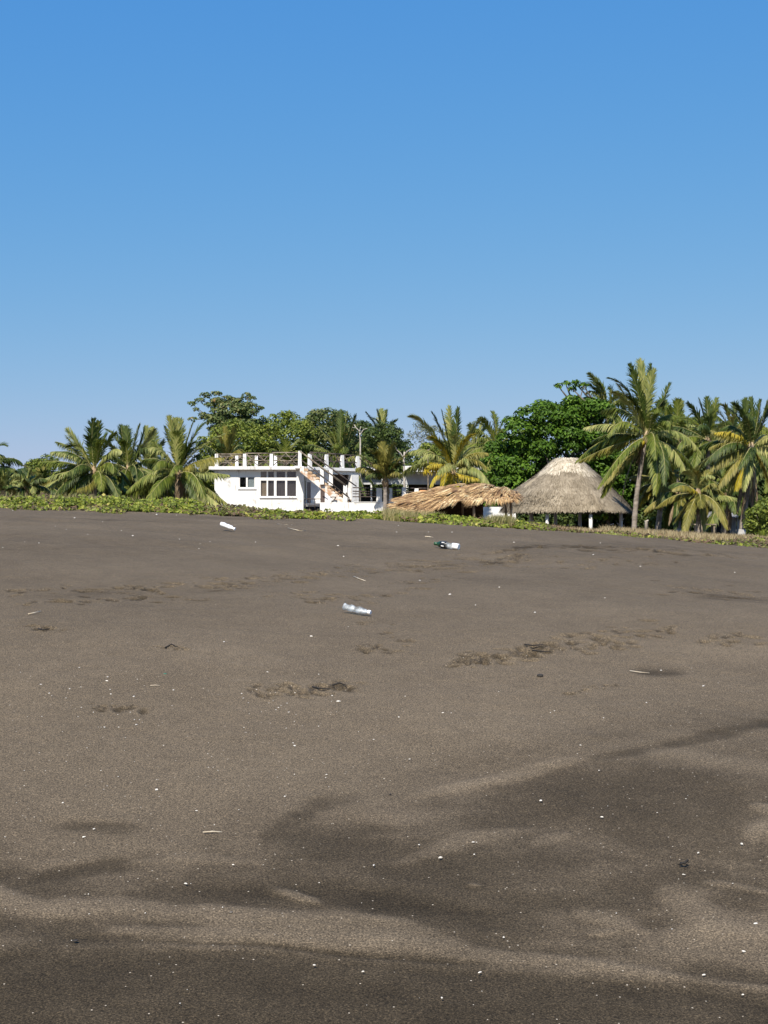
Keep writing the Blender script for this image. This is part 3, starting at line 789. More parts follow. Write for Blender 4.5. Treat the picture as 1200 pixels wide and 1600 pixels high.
# right group
palm('palm with fronds showing behind the top right of the big dark green tree', (948, 640), 97, (950, 820), 2.9, [(935,600,921,584,-.3,P_),(930,595,908,600,-.2,D_),(935,620,905,650,-1.5,O_),(925,620,918,668,-2,O_),(945,600,930,590,.3)], 12, 'palm', seed=15, dead=1, wind=(-.2,0), group=PG)
palm('tallest palm, bare grey trunk leaning beside the grey thatched hut', (1010, 684), 74, (992, 824), 3.6,
     [(1000,620,985,570,-.4,D_),(1008,610,1000,564,0,P_),(1018,620,1018,570,.3,D_),(1006,630,1022,578,-.4,P_),(1030,640,1046,600,.2,D_),(1020,640,1044,618,-.2,D_),
      (990,600,952,590,-.3,D_),(985,625,958,612,-.9,P_),(996,640,965,600,-.6,O_),(970,652,913,668,-.9,P_),(955,668,925,690,.4,D_),(960,690,906,720,-.5,O_),
      (985,705,944,756,-1.0,O_),(980,720,972,782,-.8,X_),(1060,652,1096,708,-.9,P_),(1058,690,1072,738,-1.2,P_),(1040,700,1050,735,.5,P_),(1030,640,1060,650,.8),
      (990,700,960,740,.6,D_),(1020,700,1030,745,-.6,D_)], 10, 'palm', seed=16, tr=.13, dead=2, bend=-.12, wind=(-.25, 0), leaf=.75, coconuts=4, group=PG)
palm('palm crown showing between the tallest palm and the right group', (1060, 690), 90, (1060, 830), 3.0, [(1058,655,1066,628,0,P_),(1050,650,1046,640,0),(1075,660,1085,665,-1,P_)], 14, 'palm', seed=17, dead=2, group=PG)
palm('upright palm with dark tips standing left of the yellowing right-hand palm', (1106, 690), 86, (1106, 832), 3.2, [(1100,650,1092,624,0,D_),(1108,650,1104,622,0,D_),(1112,650,1120,624,.1),(1095,650,1075,630,0,D_),(1115,680,1130,660,-.5,P_),(1095,705,1080,745,-1)], 14, 'palm', seed=18, dead=2, group=PG)
palm('yellowing palm near the right edge with long brown dead fronds against its trunk', (1174, 702), 72, (1158, 840), 3.3,
     [(1168,660,1164,624,0,D_),(1178,660,1174,622,.2,D_),(1184,660,1188,626,0,D_),(1155,650,1140,640,0,D_),(1195,655,1205,628,0,D_),(1150,668,1118,676,-.8,Y_),(1145,680,1108,700,-.7,O_),
      (1140,700,1103,738,-.9,O_),(1150,715,1120,766,-1,O_),(1155,690,1112,672,.4,O_),(1160,730,1150,765,-1.2,Y_),(1205,690,1215,730,-.7,P_),(1200,720,1205,775,-.6,O_),(1195,670,1225,680,0),
      (1168,740,1160,812,-.5,X_),(1180,740,1186,806,-.5,X_),(1176,740,1176,800,-.3,X_),(1162,740,1152,800,-.3,X_)], 10, 'palm_pale', seed=19, tr=.15, dead=4, wind=(-.1,0), leaf=.7, limewash=True, group=PG)
palm('palm cut off by the right edge of the photo', (1222, 700), 80, (1222, 840), 3.4, [(1205,660,1196,640,0,D_),(1200,690,1190,730,-.5)], 14, 'palm', seed=20, dead=3, group=PG)
palm('short palm with thin arching fronds, left of the shed behind the right-hand grass', (1091, 772), 70, (1092, 832), 1.9,
     [(1085,735,1068,738,-.4,P_),(1100,735,1116,745,-.5,P_),(1110,748,1115,780,-.5,P_),(1080,760,1068,760,-.6,Y_),(1110,765,1098,820,-.6,O_),(1120,768,1136,830,-.3,X_),(1100,780,1100,832,-.6,P_),(1085,800,1078,822,-.4,X_),(1120,770,1150,778,-.4,P_)], 8, 'palm_olive', seed=21, dead=4, leaf=.5, tr=.12, group=PG)
palm('palm with a grey slanting trunk just right of the tallest palm', (1036, 758), 76, (1028, 826), 2.0,
     [(1020,750,1004,770,-.6,O_),(1010,765,1000,788,-.6,Y_),(1040,740,1050,735,-.2),(1025,760,1040,780,-.6,P_)], 12, 'palm_olive', seed=22, dead=4, tr=.15, leaf=.5, group=PG)
palm('shaggy palm with brown hanging fronds between the slanting trunk and the short arching palm', (1060, 775), 73, (1060, 830), 1.8, [(1050,790,1045,820,-.3,X_),(1070,790,1072,825,-.3,X_),(1055,790,1058,822,-.5,O_)], 10, 'palm_olive', seed=23, dead=6, tr=.13, leaf=.45, limewash=True, group=PG)
palm('palm crown filling the gap right of the tallest palm, behind it', (1036, 672), 96, (1040, 830), 3.0, [], 14, 'palm', seed=43, dead=1, group=PG)
palm('palm behind the two rightmost tall crowns, between them', (1142, 676), 94, (1142, 832), 3.0, [(1138,650,1134,634,0,P_)], 14, 'palm_olive', seed=44, dead=1, group=PG)
palm('palm in shade behind the shed at the right', (1135, 775), 80, (1130, 832), 2.4, [(1140,800,1140,825,0,X_)], 14, 'palm_dark', seed=25, dead=3, group=PG)

# ------------------------------------------------------------------ broad-leaved trees and shrubs
TG = 'broad-leaved trees behind the house and hut'
broadleaf('almond_tree', 'big dense dark green tree with large glossy leaves behind the grey thatched hut', 'tree',
    [(748,800),(750,735),(760,695),(783,660),(795,638),(835,624),(865,611),(905,612),(945,622),(970,655),(985,710),(990,760),(990,815),(820,815)], 95, 3.0, .78, 190, 250, .28, 'almond', 870,
    extra=[(872,603,.28),(884,600,.33),(899,599,.36),(912,603,.34),(895,608,.3)], seed=2, limbs=16, tr=.3, flat=.62, group=None)
broadleaf('umbrella_tree', 'tallest tree behind the house, flat layered crown standing out against the sky', 'tree',
    [(318,625),(335,615),(360,617),(385,618),(402,630),(405,650),(400,690),(330,690),(322,660)], 118, 2.4, .68, 60, 170, .26, 'broad_rusty', 352,
    extra=[(300,631,.42),(312,626,.45),(322,618,.5),(338,615,.45),(306,640,.3),(318,648,.4),(316,654,.35),(301,655,.38),(356,622,.45),(392,623,.42),(404,637,.35),(385,617,.4),(345,640,.5),(330,634,.45),(408,638,.25)], seed=3, limbs=12, tr=.16, flat=.5, bark='bark', group=TG)
broadleaf('leafy_tree', 'bright green bushy tree below the flat-topped tree, behind the roof railing', 'tree',
    [(305,790),(306,690),(325,665),(360,652),(400,652),(425,665),(435,720),(435,790)], 112, 3, .8, 85, 200, .26, 'broad', 370, seed=4, group=TG)
broadleaf('leafy_tree', 'rounded green tree behind the middle of the house roof', 'tree',
    [(405,790),(402,668),(418,648),(445,640),(472,643),(494,658),(500,790)], 114, 3, .8, 85, 200, .26, 'broad', 450, seed=5, group=TG)
broadleaf('leafy_tree', 'tree with a rusty tinted top between the house roof and the tall upright palm', 'tree',
    [(468,790),(470,655),(488,640),(520,635),(548,645),(566,665),(572,790)], 116, 3, .75, 90, 190, .25, 'broad_rusty', 520, seed=6, group=TG)
broadleaf('round_tree', 'round dark green tree with a spiky palm top standing above it', 'tree',
    [(562,790),(566,672),(585,658),(612,656),(634,668),(645,700),(648,790)], 108, 2.6, .75, 80, 190, .26, 'broad_dark', 600, seed=7, group=TG)
broadleaf('leafy_tree', 'green tree filling the dip right of the flat-topped tree, behind the roof railing', 'tree',
    [(378,790),(380,668),(395,652),(412,648),(432,655),(440,680),(442,790)], 120, 2, .75, 55, 190, .26, 'broad', 410, seed=60, group=TG)
broadleaf('leafy_tree', 'green tree right of the rounded one, behind the top of the outside stair', 'tree',
    [(466,790),(468,665),(480,648),(498,645),(515,655),(522,790)], 121, 2, .75, 50, 190, .26, 'broad', 494, seed=61, group=TG)
broadleaf('leafy_tree', 'dark green tree behind the pale dead trunk', 'tree',
    [(538,790),(540,670),(556,654),(574,655),(588,672),(590,790)], 121, 2, .75, 45, 190, .26, 'broad_dark', 562, seed=62, group=TG)
broadleaf('leafy_tree', 'green tree in the gaps just right of the tallest palm', 'tree',
    [(1030,830),(1030,670),(1048,650),(1072,642),(1095,652),(1108,680),(1110,830)], 112, 2.4, .8, 70, 180, .27, 'broad', 1070, seed=63, group=TG)
broadleaf('leafy_tree', 'green tree in the gaps behind the two rightmost palm crowns', 'tree',
    [(1108,830),(1108,680),(1125,660),(1150,652),(1180,658),(1210,668),(1215,830)], 112, 2.4, .8, 80, 180, .27, 'broad', 1160, seed=64, group=TG)
broadleaf('sparse_tree', 'thin grey-leaved tree seen against the sky left of the yellow-green palm', 'tree',
    [(636,720),(636,672),(650,656),(675,655),(700,668),(705,720)], 120, 2, .55, 22, 45, .2, 'grey_leaf', 665, seed=8, bark='bark', limbs=14, tr=.07, group=TG)
broadleaf('leafy_tree', 'pale green tree mass behind the annex roof', 'tree',
    [(632,790),(634,705),(655,690),(690,688),(720,695),(735,790)], 114, 2.5, .75, 75, 180, .25, 'broad', 680, seed=9, group=TG)
broadleaf('leafy_tree', 'dark tree between the yellow-green palm and the big almond tree', 'tree',
    [(722,800),(726,715),(745,700),(775,695),(795,720),(800,800)], 106, 2.2, .75, 75, 180, .25, 'broad_dark', 760, seed=10, group=TG)
broadleaf('far_tree', 'low round-topped tree at the far left edge behind the palms', 'tree', [(-60,790),(-58,745),(-30,732),(0,728),(25,732),(38,745),(40,790)], 114, 2.5, .65, 44, 150, .26, 'broad', -10, seed=12, group=TG)
broadleaf('far_tree', 'small round-topped tree standing higher, left of the leftmost full palm', 'tree',
    [(28,790),(32,728),(50,714),(75,709),(100,720),(115,745),(120,790)], 112, 2.5, .65, 40, 150, .26, 'broad', 72, seed=11, group=TG)
UG = 'dark shrubs and trees filling the shade under the palms'  # dark leaf colour carries the deep shade under and behind the palms
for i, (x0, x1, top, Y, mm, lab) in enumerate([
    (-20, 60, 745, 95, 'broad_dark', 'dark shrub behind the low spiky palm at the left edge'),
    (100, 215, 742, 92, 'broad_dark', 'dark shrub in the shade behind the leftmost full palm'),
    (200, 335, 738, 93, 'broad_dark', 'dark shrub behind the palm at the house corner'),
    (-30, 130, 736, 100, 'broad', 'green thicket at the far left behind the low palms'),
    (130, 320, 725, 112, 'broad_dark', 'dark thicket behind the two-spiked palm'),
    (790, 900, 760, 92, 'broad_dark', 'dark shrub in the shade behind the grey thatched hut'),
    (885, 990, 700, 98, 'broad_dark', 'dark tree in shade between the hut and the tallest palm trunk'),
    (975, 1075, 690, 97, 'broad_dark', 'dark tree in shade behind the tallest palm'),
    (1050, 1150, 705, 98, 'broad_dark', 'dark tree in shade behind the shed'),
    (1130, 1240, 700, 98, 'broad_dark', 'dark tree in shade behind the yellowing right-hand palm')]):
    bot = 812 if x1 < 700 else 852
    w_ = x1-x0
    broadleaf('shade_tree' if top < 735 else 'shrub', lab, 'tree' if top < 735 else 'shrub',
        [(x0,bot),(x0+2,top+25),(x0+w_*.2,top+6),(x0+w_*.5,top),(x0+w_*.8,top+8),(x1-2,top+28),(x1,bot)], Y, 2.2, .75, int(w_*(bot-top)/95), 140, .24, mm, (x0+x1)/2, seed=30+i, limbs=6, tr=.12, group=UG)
broadleaf('shrub', 'leafy green shrub at the foot of the yellowing palm, right edge', 'shrub',
    [(1163,845),(1163,808),(1172,785),(1190,772),(1215,770),(1215,848)], 68, 1.2, .45, 40, 90, .18, 'broad', 1188, seed=50, limbs=6, tr=.06)

# far wood that closes the view
def far_wood():
    r = np.random.default_rng(91)
    C, R = [], []
    for k in range(520):
        px = r.uniform(-560, 1760); topy = 742 if px < 320 else (700 if px > 900 else 708)
        topy += 14*math.sin(px*.021)+8*math.sin(px*.057)
        C.append(at(px, r.uniform(topy, 836), r.uniform(126, 136))); R.append(r.uniform(.9, 1.7))
    V, Fc = clump_leaves(np.array(C), np.array(R), [150]*len(C), .38, r)
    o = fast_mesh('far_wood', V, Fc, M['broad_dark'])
    tag(o, 'dark green wood closing the view behind the house and palms', 'wood', kind='stuff')
far_wood()

# ------------------------------------------------------------------ frames for buildings
class Frame:
    def __init__(s, O, e1):
        s.O = np.array(O, float); e = np.array(e1, float); s.e1 = e/np.linalg.norm(e); s.e2 = np.array([-s.e1[1], s.e1[0]])
    def s_of(s, px, d=0):
        u = (px-600)/F
        return (u*(s.O[1]+d*s.e2[1])-s.O[0]-d*s.e2[0])/(s.e1[0]-u*s.e1[1])
    def P(s, a, d, z):
        q = s.O + a*s.e1 + d*s.e2; return np.array([q[0], q[1], z])
    def z_of(s, a, d, py):
        Y = s.P(a, d, 0)[1]; return at(600, py, Y)[2]
    def box(s, mb, a0, a1, d0, d1, z0, z1, mi=0, dz=0):
        v = [s.P(a0,d0,z0), s.P(a1,d0,z0+dz), s.P(a1,d1,z0+dz), s.P(a0,d1,z0), s.P(a0,d0,z1), s.P(a1,d0,z1+dz), s.P(a1,d1,z1+dz), s.P(a0,d1,z1)]
        mb.hexa(v, mi)

def xp(px, Y): return (px-600)/F*Y
HY = 95.0
A = Frame((xp(335, HY), HY), (1, 0))
def ha(px): return A.s_of(px, 0)
def hz(py, Y=HY): return float(at(600, py, Y)[2])
Z_FLOOR = hz(786); Z_SLAB0 = hz(734); Z_SLAB1 = hz(729); Z_G = 2.3
HO = np.array([xp(440, HY), HY, Z_G])
house = empty('white_house', HO, 'white flat-roofed beach house with a railed roof terrace and an outside stair', 'house')
W3 = 3.4                                            # depth of the left block
def hb(name, boxes, m_, parent=house, fr=A):
    mb = MB()
    for b in boxes: fr.box(mb, *b)
    return mb.build(name, m_, parent, HO)
a0, a1 = ha(335), ha(474)
wl_, wr_ = ha(373), ha(399); wz0, wz1 = hz(763), hz(744)
bl_, br_ = ha(406.5), ha(464); bz0, bz1 = hz(776.5), hz(736)
T_ = .18
# front wall pieces round the openings, sides, back
hb('wall', [(a0, wl_, 0, T_, Z_G-.5, Z_SLAB0), (wl_, wr_, 0, T_, Z_G-.5, wz0), (wl_, wr_, 0, T_, wz1, Z_SLAB0), (wr_, bl_, 0, T_, Z_G-.5, Z_SLAB0),
            (bl_, br_, 0, T_, Z_G-.5, bz0), (bl_, br_, 0, T_, bz1, Z_SLAB0),
            (a0, a0+T_, T_, W3, Z_G-.5, Z_SLAB0), (a0+T_, a1-.03, W3-T_, W3, Z_G-.5, Z_SLAB0)], M['plaster'])
hb('pillar', [(br_, a1, -.06, .34, Z_G-.5, Z_SLAB0-.002)], M['plaster'])
hb('partition_wall', [(a1-.14, a1-.02, .34, W3-T_, Z_G-.5, Z_SLAB0)], M['plaster'])
hb('roof_slab', [(a0-.32, a1+.05, -.45, W3+.2, Z_SLAB0, Z_SLAB1)], M['plaster'])
hb('floor_slab', [(a0+T_, a1-.14, T_, W3-T_, Z_FLOOR-.15, Z_FLOOR)], M['plaster'])
hb('shade_backing', [(a0+T_+.01, a1-.16, 1.6, 1.65, Z_FLOOR, Z_SLAB0-.02)], M['room_shade'])  # dark sheet painted as the shade behind the windows
# small two-pane window
fwin = hb('window', [(wl_, wr_, .02, .09, wz0, wz0+.07), (wl_, wr_, .02, .09, wz1-.07, wz1), (wl_, wl_+.07, .02, .09, wz0+.07, wz1-.07), (wr_-.07, wr_, .02, .09, wz0+.07, wz1-.07),
                       ((wl_+wr_)/2-.07, (wl_+wr_)/2+.04, .015, .085, wz0+.07, wz1-.07)], M['white_paint_trunk'])
hb('window_sill', [(wl_-.06, wr_+.06, -.07, .019, wz0-.07, wz0)], M['plaster'])
pn = hb('pane', [(wl_+.07, wr_-.07, .05, .056, wz0+.07, wz1-.07)], M['pane'], fwin)
hb('curtain', [((wl_+wr_)/2+.02, wr_-.02, .12, .13, wz0, wz1)], M['grey_wall'], fwin)
# window bank with two rows
cols = [(ha(407.4), ha(416.4)), (ha(418.8), ha(428)), (ha(432), ha(445.5)), (ha(448.6), ha(462.5))]
rows = [(hz(775.2), hz(750.8)), (hz(746.2), hz(736.8))]
fb = []
zz = [bz0, rows[0][0], rows[0][1], rows[1][0], rows[1][1], bz1]
for k in (0, 2, 4): fb.append((bl_, br_, .0+.01, .10, zz[k], zz[k+1]))
xs = [bl_]+[q for c in cols for q in c]+[br_]
for k in range(0, len(xs), 2):
    for (z0, z1) in rows: fb.append((xs[k], xs[k+1], .012, .098, z0, z1))
bank = hb('window_bank', fb, M['white_paint_trunk'])
for i, (c0, c1) in enumerate(cols):
    for j, (z0, z1) in enumerate(rows):
        hb('pane', [(c0, c1, .05, .056, z0, z1)], M['pane'], bank)
    hb('curtain', [(c0-.04, c1+.04, .16+.01*i, .18+.01*i, rows[0][0]-.1, rows[1][1]+.05)], M['curtain_tan' if i == 0 else 'curtain_brown'], bank)
hb('window_sill', [(bl_-.05, br_-.01, -.09, .008, bz0-.07, bz0)], M['plaster'])

# roof terrace: posts and cross-braced pole railing
def post_box(mb, fr, px, d, z0, z1, wpx=5.6):
    s0 = fr.s_of(px, d); wd = wpx*HY/F/2
    fr.box(mb, s0-wd, s0+wd, d-wd, d+wd, z0, z1)
def roof_post(px, d, ztop, fr=A, zb=Z_SLAB1, wpx=5.6):
    mb = MB(); post_box(mb, fr, px, d, zb, ztop, wpx)
    v = mb.v[0]; c = v[4:].mean(0); mb.v[0][4:] = c+(v[4:]-c)*.86          # worn, slightly tapered top
    return mb.build('railing_post', M['plaster'], house, HO)
def rail(p, q, rad=.042, m_='log', name='rail', parent=house):
    p = np.array(p, float); q = np.array(q, float)
    mid = (p+q)/2 + np.array([0, 0, rng.normal()*.02])
    return MB().tube([p, mid, q], [rad, rad*rng.uniform(.85, 1.1), rad*.9], 6).build(name, M[m_], parent, HO)
def braced(fr, p0, p1, d, z0, z1, m_, z0b=None, n=2):
    """rails and crossed braces between post pixels p0 and p1"""
    s0, s1 = fr.s_of(p0, d)+.12, fr.s_of(p1, d)-.12
    rail(fr.P(s0-.1, d, z1), fr.P(s1+.1, d, z1), .045, m_)
    rail(fr.P(s0-.1, d-.02, (z0*.55+z1*.45)), fr.P(s1+.1, d-.02, (z0*.55+z1*.45)), .038, m_)
    for k in range(n):
        u0 = s0+(s1-s0)*k/n; u1 = s0+(s1-s0)*(k+1)/n
        rail(fr.P(u0, d+.05, z0+.05), fr.P(u1, d+.05, z1-.03), .032, m_, 'brace')
        rail(fr.P(u1, d-.06, z0+.05), fr.P(u0, d-.06, z1-.03), .032, m_, 'brace')
ZT = hz(709)
fp = [338.3, 382.3, 424, 468.5]
for p in fp: roof_post(p, -.25, hz(709.5) if p < 460 else hz(705))
for i in range(3): braced(A, fp[i], fp[i+1], -.25, Z_SLAB1, hz(710-i*1.2), 'log')
bp = [341, 370, 400.5, 430.5, 471]
for p in bp[1:4]: roof_post(p, W3-.3, hz(712.5, HY+W3), wpx=5.2)
for i in range(4): braced(A, bp[i], bp[i+1], W3-.3, Z_SLAB1, hz(713, HY+W3), 'dark_log' if i > 1 else 'log', n=1)
# left end railing running back
pL0 = A.P(A.s_of(338.3, -.25), -.1, 0); pL1 = A.P(A.s_of(341, W3-.3), W3-.3, 0)
rail((pL0[0], pL0[1], ZT), (pL1[0], pL1[1], ZT)); rail((pL0[0], pL0[1], Z_SLAB1+.1), (pL1[0], pL1[1], ZT-.05), .032, 'log', 'brace')

# right block: its roof edge runs back and to the right
Bf = Frame((xp(475, HY), HY+.1), (xp(571, 98)-xp(475, HY), 3.0))
def bs(px, d=0): return Bf.s_of(px, d)
s1 = bs(571)
hb('roof_slab', [(0.03, s1, -.1, 4.2, Z_SLAB0+.01, Z_SLAB1-.004)], M['plaster'], fr=Bf)
hb('balcony_beam', [(.05, s1-.3, .15, .35, Z_SLAB0-.22, Z_SLAB0+.008)], M['plaster'], fr=Bf)
hb('balcony_pillar', [(bs(549.5), bs(560.5), .0, .42, Z_G-.5, Z_SLAB0-.222)], M['plaster'], fr=Bf)
hb('wall', [(0.2, s1-.5, 3.9, 4.05, Z_G-.5, Z_SLAB0)], M['curtain_brown'], fr=Bf)
# recessed door wall straight behind the stair
D0 = 1.6
hb('recessed_wall', [(ha(493), ha(499), D0, D0+.1, Z_FLOOR, Z_SLAB0-.01), (ha(506), ha(512), D0, D0+.1, Z_FLOOR, Z_SLAB0-.01), (ha(474.5), ha(512), D0+.001, D0+.09, hz(750), Z_SLAB0-.01)], M['plaster'])
door = hb('sliding_door', [(ha(476), ha(477.5), D0+.02, D0+.08, Z_FLOOR, hz(750)), (ha(483.5), ha(485), D0+.02, D0+.08, Z_FLOOR, hz(750)), (ha(477.5), ha(483.5), D0+.02, D0+.08, hz(752), hz(750)), (ha(485), ha(493), D0+.03, D0+.08, Z_FLOOR, hz(750))], M['white_paint_trunk'])
hb('pane', [(ha(477.5), ha(483.5), D0+.05, D0+.056, Z_FLOOR, hz(752))], M['pane'], door)
hb('curtain', [(ha(477), ha(484), D0+.14, D0+.16, Z_FLOOR, hz(751))], M['curtain_brown'], door)
hb('curtain', [(ha(499), ha(506), D0+.04, D0+.07, Z_FLOOR, Z_SLAB0-.02)], M['curtain_brown'])
hb('curtain', [(ha(512), ha(551), D0+1.8, D0+1.84, Z_FLOOR, Z_SLAB0-.15)], M['curtain_brown'], label if False else house)
hb('balcony_floor', [(a1+.05, ha(560), .5, D0-.02, Z_FLOOR-.2, Z_FLOOR)], M['plaster'])
ZB = Z_SLAB1
bpx = [484, 510, 534.5, 558.5]
for i, p in enumerate(bpx): roof_post(p, .05, at(600, 709+ i*1.1, Bf.P(bs(p), 0, 0)[1])[2], Bf, ZB-.004, 5.2)
for i in range(3): braced(Bf, bpx[i], bpx[i+1], .05, ZB, float(at(600, 708.5+i*1.2, 97)[2]), 'dark_log')
q0 = Bf.P(bs(558.5), .05, 0); rail((q0[0], q0[1], hz(713, 98)), (xp(578, 104), 104, hz(731, 104)), .035, 'log')

# the outside stair
st0, st1 = (475.5, 729.5), (548, 784)
N_ST = 12
SY0, SY1 = HY-1.75, HY-.62          # near and far side of the stair
mbs = MB(); mbr = MB()
zt, zb_ = hz(729.5), Z_FLOOR+.02
xs0, xs1 = xp(475.5, HY-1.2), xp(548, HY-1.2)
for i in range(N_ST):
    xa = xs0+(xs1-xs0)*i/N_ST; xb = xs0+(xs1-xs0)*(i+1)/N_ST
    z1 = zt-(zt-zb_)*(i+1)/(N_ST+1)
    mbs.box((xa+.002, SY0-.035, z1-.155), (xb+.03, SY1+.02, z1))
stair = MB()
dz = .10
def slope_z(x): return zt-.17-(zt-zb_)*(x-xs0)/(xs1-xs0)
th = .40
xe = xs1+.1
v = [(xs0-.25, SY0, slope_z(xs0)-th+.18), (xe, SY0, slope_z(xe)-th-.1), (xe, SY1, slope_z(xe)-th-.1), (xs0-.25, SY1, slope_z(xs0)-th+.18),
     (xs0-.25, SY0, zt-.02), (xe, SY0, slope_z(xe)+.05), (xe, SY1, slope_z(xe)+.05), (xs0-.25, SY1, zt-.02)]
stair.hexa(v)
so = stair.build('stair', M['rusty_plaster'], house, HO)
mbs.build('step', M['tan_step'], so, HO)
MB().box((xs0-.6, SY0+.01, zt-.16), (xs0-.252, HY-.47, zt-.005)).build('stair_landing', M['plaster'], house, HO)
# solid white wall under the lower half of the stair
xm = xp(513, HY-1.2)
MB().hexa([(xm, SY0+.03, Z_G-.5), (xe+.02, SY0+.03, Z_G-.5), (xe+.02, SY1-.03, Z_G-.5), (xm, SY1-.03, Z_G-.5),
           (xm, SY0+.03, slope_z(xm)-th+.0), (xe+.02, SY0+.03, slope_z(xe)-th-.09), (xe+.02, SY1-.03, slope_z(xe)-th-.09), (xm, SY1-.03, slope_z(xm)-th+.0)]).build('stair_base_wall', M['plaster'], house, HO)
def stair_post(px, py0, py1, Y, wpx=6.2):
    x = xp(px, Y); hw = wpx*Y/F/2
    mb = MB(); mb.box((x-hw, Y-hw, hz(py1, Y)), (x+hw, Y+hw, hz(py0, Y)))
    v = mb.v[0]; c = v[4:].mean(0); mb.v[0][4:] = c+(v[4:]-c)*.86
    mb.build('stair_post', M['plaster'], house, HO)
yn, yf = SY0-.10, SY1+.16
stair_post(503, 732, 757, yn); stair_post(539.5, 758, 787, yn, 6.8)
stair_post(517, 734, 759, yf); stair_post(545.5, 762, 786, yf, 5)
def srail(p, q, Y, rad=.04, m_='log'):
    rail((xp(p[0], Y), Y, hz(p[1], Y)), (xp(q[0], Y), Y, hz(q[1], Y)), rad, m_, 'handrail')
srail((468.5, 705), (540, 758), yn-.15, .05); srail((471, 719), (546, 778), yn-.15, .038, 'dark_log')
srail((483, 707), (557, 760), yf+.02, .05, 'dark_log'); srail((486, 719), (546, 764), yf+.02, .038, 'dark_log')
srail((541, 770), (549, 786), yn-.15, .04, 'dark_log')
# dark railing of the ground floor porch
for py in (779.5, 789): rail((xp(476, SY0+.3), SY0+.3, hz(py, SY0)), (xp(503, SY0+.3), SY0+.3, hz(py, SY0)), .03, 'dark_log', 'porch_rail')
for px in (477, 484, 492, 501): rail((xp(px, SY0+.34), SY0+.34, hz(779, SY0)), (xp(px, SY0+.34), SY0+.34, hz(796, SY0)), .022, 'dark_log', 'porch_rail')
rail((xp(516, SY0-.2), SY0-.2, hz(777, SY0)), (xp(525, SY0-.2), SY0-.2, hz(777, SY0)), .035, 'dark_log', 'porch_rail')
rail((xp(525, SY0-.2), SY0-.2, hz(777, SY0)), (xp(518, SY0-.2), SY0-.2, hz(785, SY0)), .035, 'dark_log', 'porch_rail')

# annex set back on the right
AY = 106.0
AO = np.array([xp(640, AY), AY, 2.3])
annex = empty('annex_building', AO, 'low white annex with a flat roof and grey shaded wall, right of the stair house', 'building')
def ab(name, px0, px1, py0, py1, y0, y1, m_, parent=annex):
    return MB().box((xp(px0, y0), y0, hz(py1, y0)), (xp(px1, y0), y1, hz(py0, y0))).build(name, M[m_], parent, AO)
ab('roof_slab', 632, 716, 728, 737, AY-1.2, AY+4, 'plaster')
ab('wall', 562, 716, 738.5, 757, AY, AY+.15, 'grey_wall')  # shade below the roof is put into the grey colour
ab('roof_slab', 561, 590, 729.5, 734.5, AY-.8, AY+4, 'plaster')
ab('wall', 562, 716, 757.3, 800, AY+1.5, AY+1.6, 'room_shade')  # near-black sheet standing in for the shade in the opening
ab('pillar', 579, 581.5, 757.2, 800, AY+.02, AY+.14, 'white_paint_trunk')
ab('pillar', 634, 638, 757.2, 800, AY+.02, AY+.14, 'white_paint_trunk')
ab('beam', 652, 656, 737.2, 741, AY-.9, AY-.3, 'plaster')
shed2 = MB().box((xp(722, 104), 104, hz(734, 104)), (xp(752, 104), 108, hz(728, 104))).build('roof_slab', M['grey_wall'])
tag(shed2, 'pale flat roof edge of a far building behind the yellow-green palm', 'roof')
shed2.name = 'far_roof'

# terrace in front: low wall, posts and dark rails
TYY = 91.0
TO = np.array([xp(560, TYY), TYY, 2.2])
terr = empty('terrace_wall', TO, 'low white terrace wall with stubby posts and dark pole rails in front of the annex', 'wall')
def tb(name, px0, px1, py0, py1, y0, y1, m_, parent=terr):
    return MB().box((xp(px0, y0), y0, hz(py1, y0)), (xp(px1, y0), y1, hz(py0, y0))).build(name, M[m_], parent, TO)
tb('wall', 500, 672, 785, 815, TYY, TYY+.3, 'plaster')
tb('buttress', 596.5, 610, 793, 815, TYY-.5, TYY-.003, 'plaster')
tb('coping', 553, 672, 784, 785, TYY-.04, TYY+.36, 'white_paint_trunk')
for (p0, p1, t0) in ((588,597,762.5),(604,613,762.5),(628,634.5,761.5),(647.5,654,763),(668.5,673.5,765)):
    tb('railing_post', p0, p1, t0, 784, TYY+.02, TYY+.28, 'plaster')
for py in (762.5, 768, 775.5):
    for (p0, p1) in ((551, 588), (597, 604), (613, 628), (634.5, 647.5), (654, 669)):
        MB().tube([(xp(p0, TYY), TYY-.02, hz(py, TYY)+rng.normal()*.02), (xp(p1, TYY), TYY-.02, hz(py+.6, TYY))], .04, 6).build('rail', M['dark_log'], terr, TO)
for (p0, p1) in ((551, 588), (597, 604), (613, 628)):
    MB().tube([(xp(p0, TYY), TYY+.05, hz(771.5, TYY)), (xp(p1, TYY), TYY+.05, hz(772, TYY))], .03, 6).build('rail', M['dark_log'], terr, TO)
pl = MB(); pl.tube([at(661, 790, 90.2), at(661, 776, 90.2), at(661, 768, 90.2), at(661, 766, 90.2)], [.20, .25, .27, .22], 10)
tag(pl.build('planter', M['terracotta'], None, at(661, 790, 90.2)), 'orange clay planter at the right end of the terrace rail', 'planter')
lw = MB().box((xp(674, 88), 88, 1.6), (xp(806, 88), 88.25, hz(792, 88))).build('low_wall', M['plaster'], None, (0, 0, 0))
tag(lw, 'low stained white wall seen under the fresh thatch shade', 'wall')

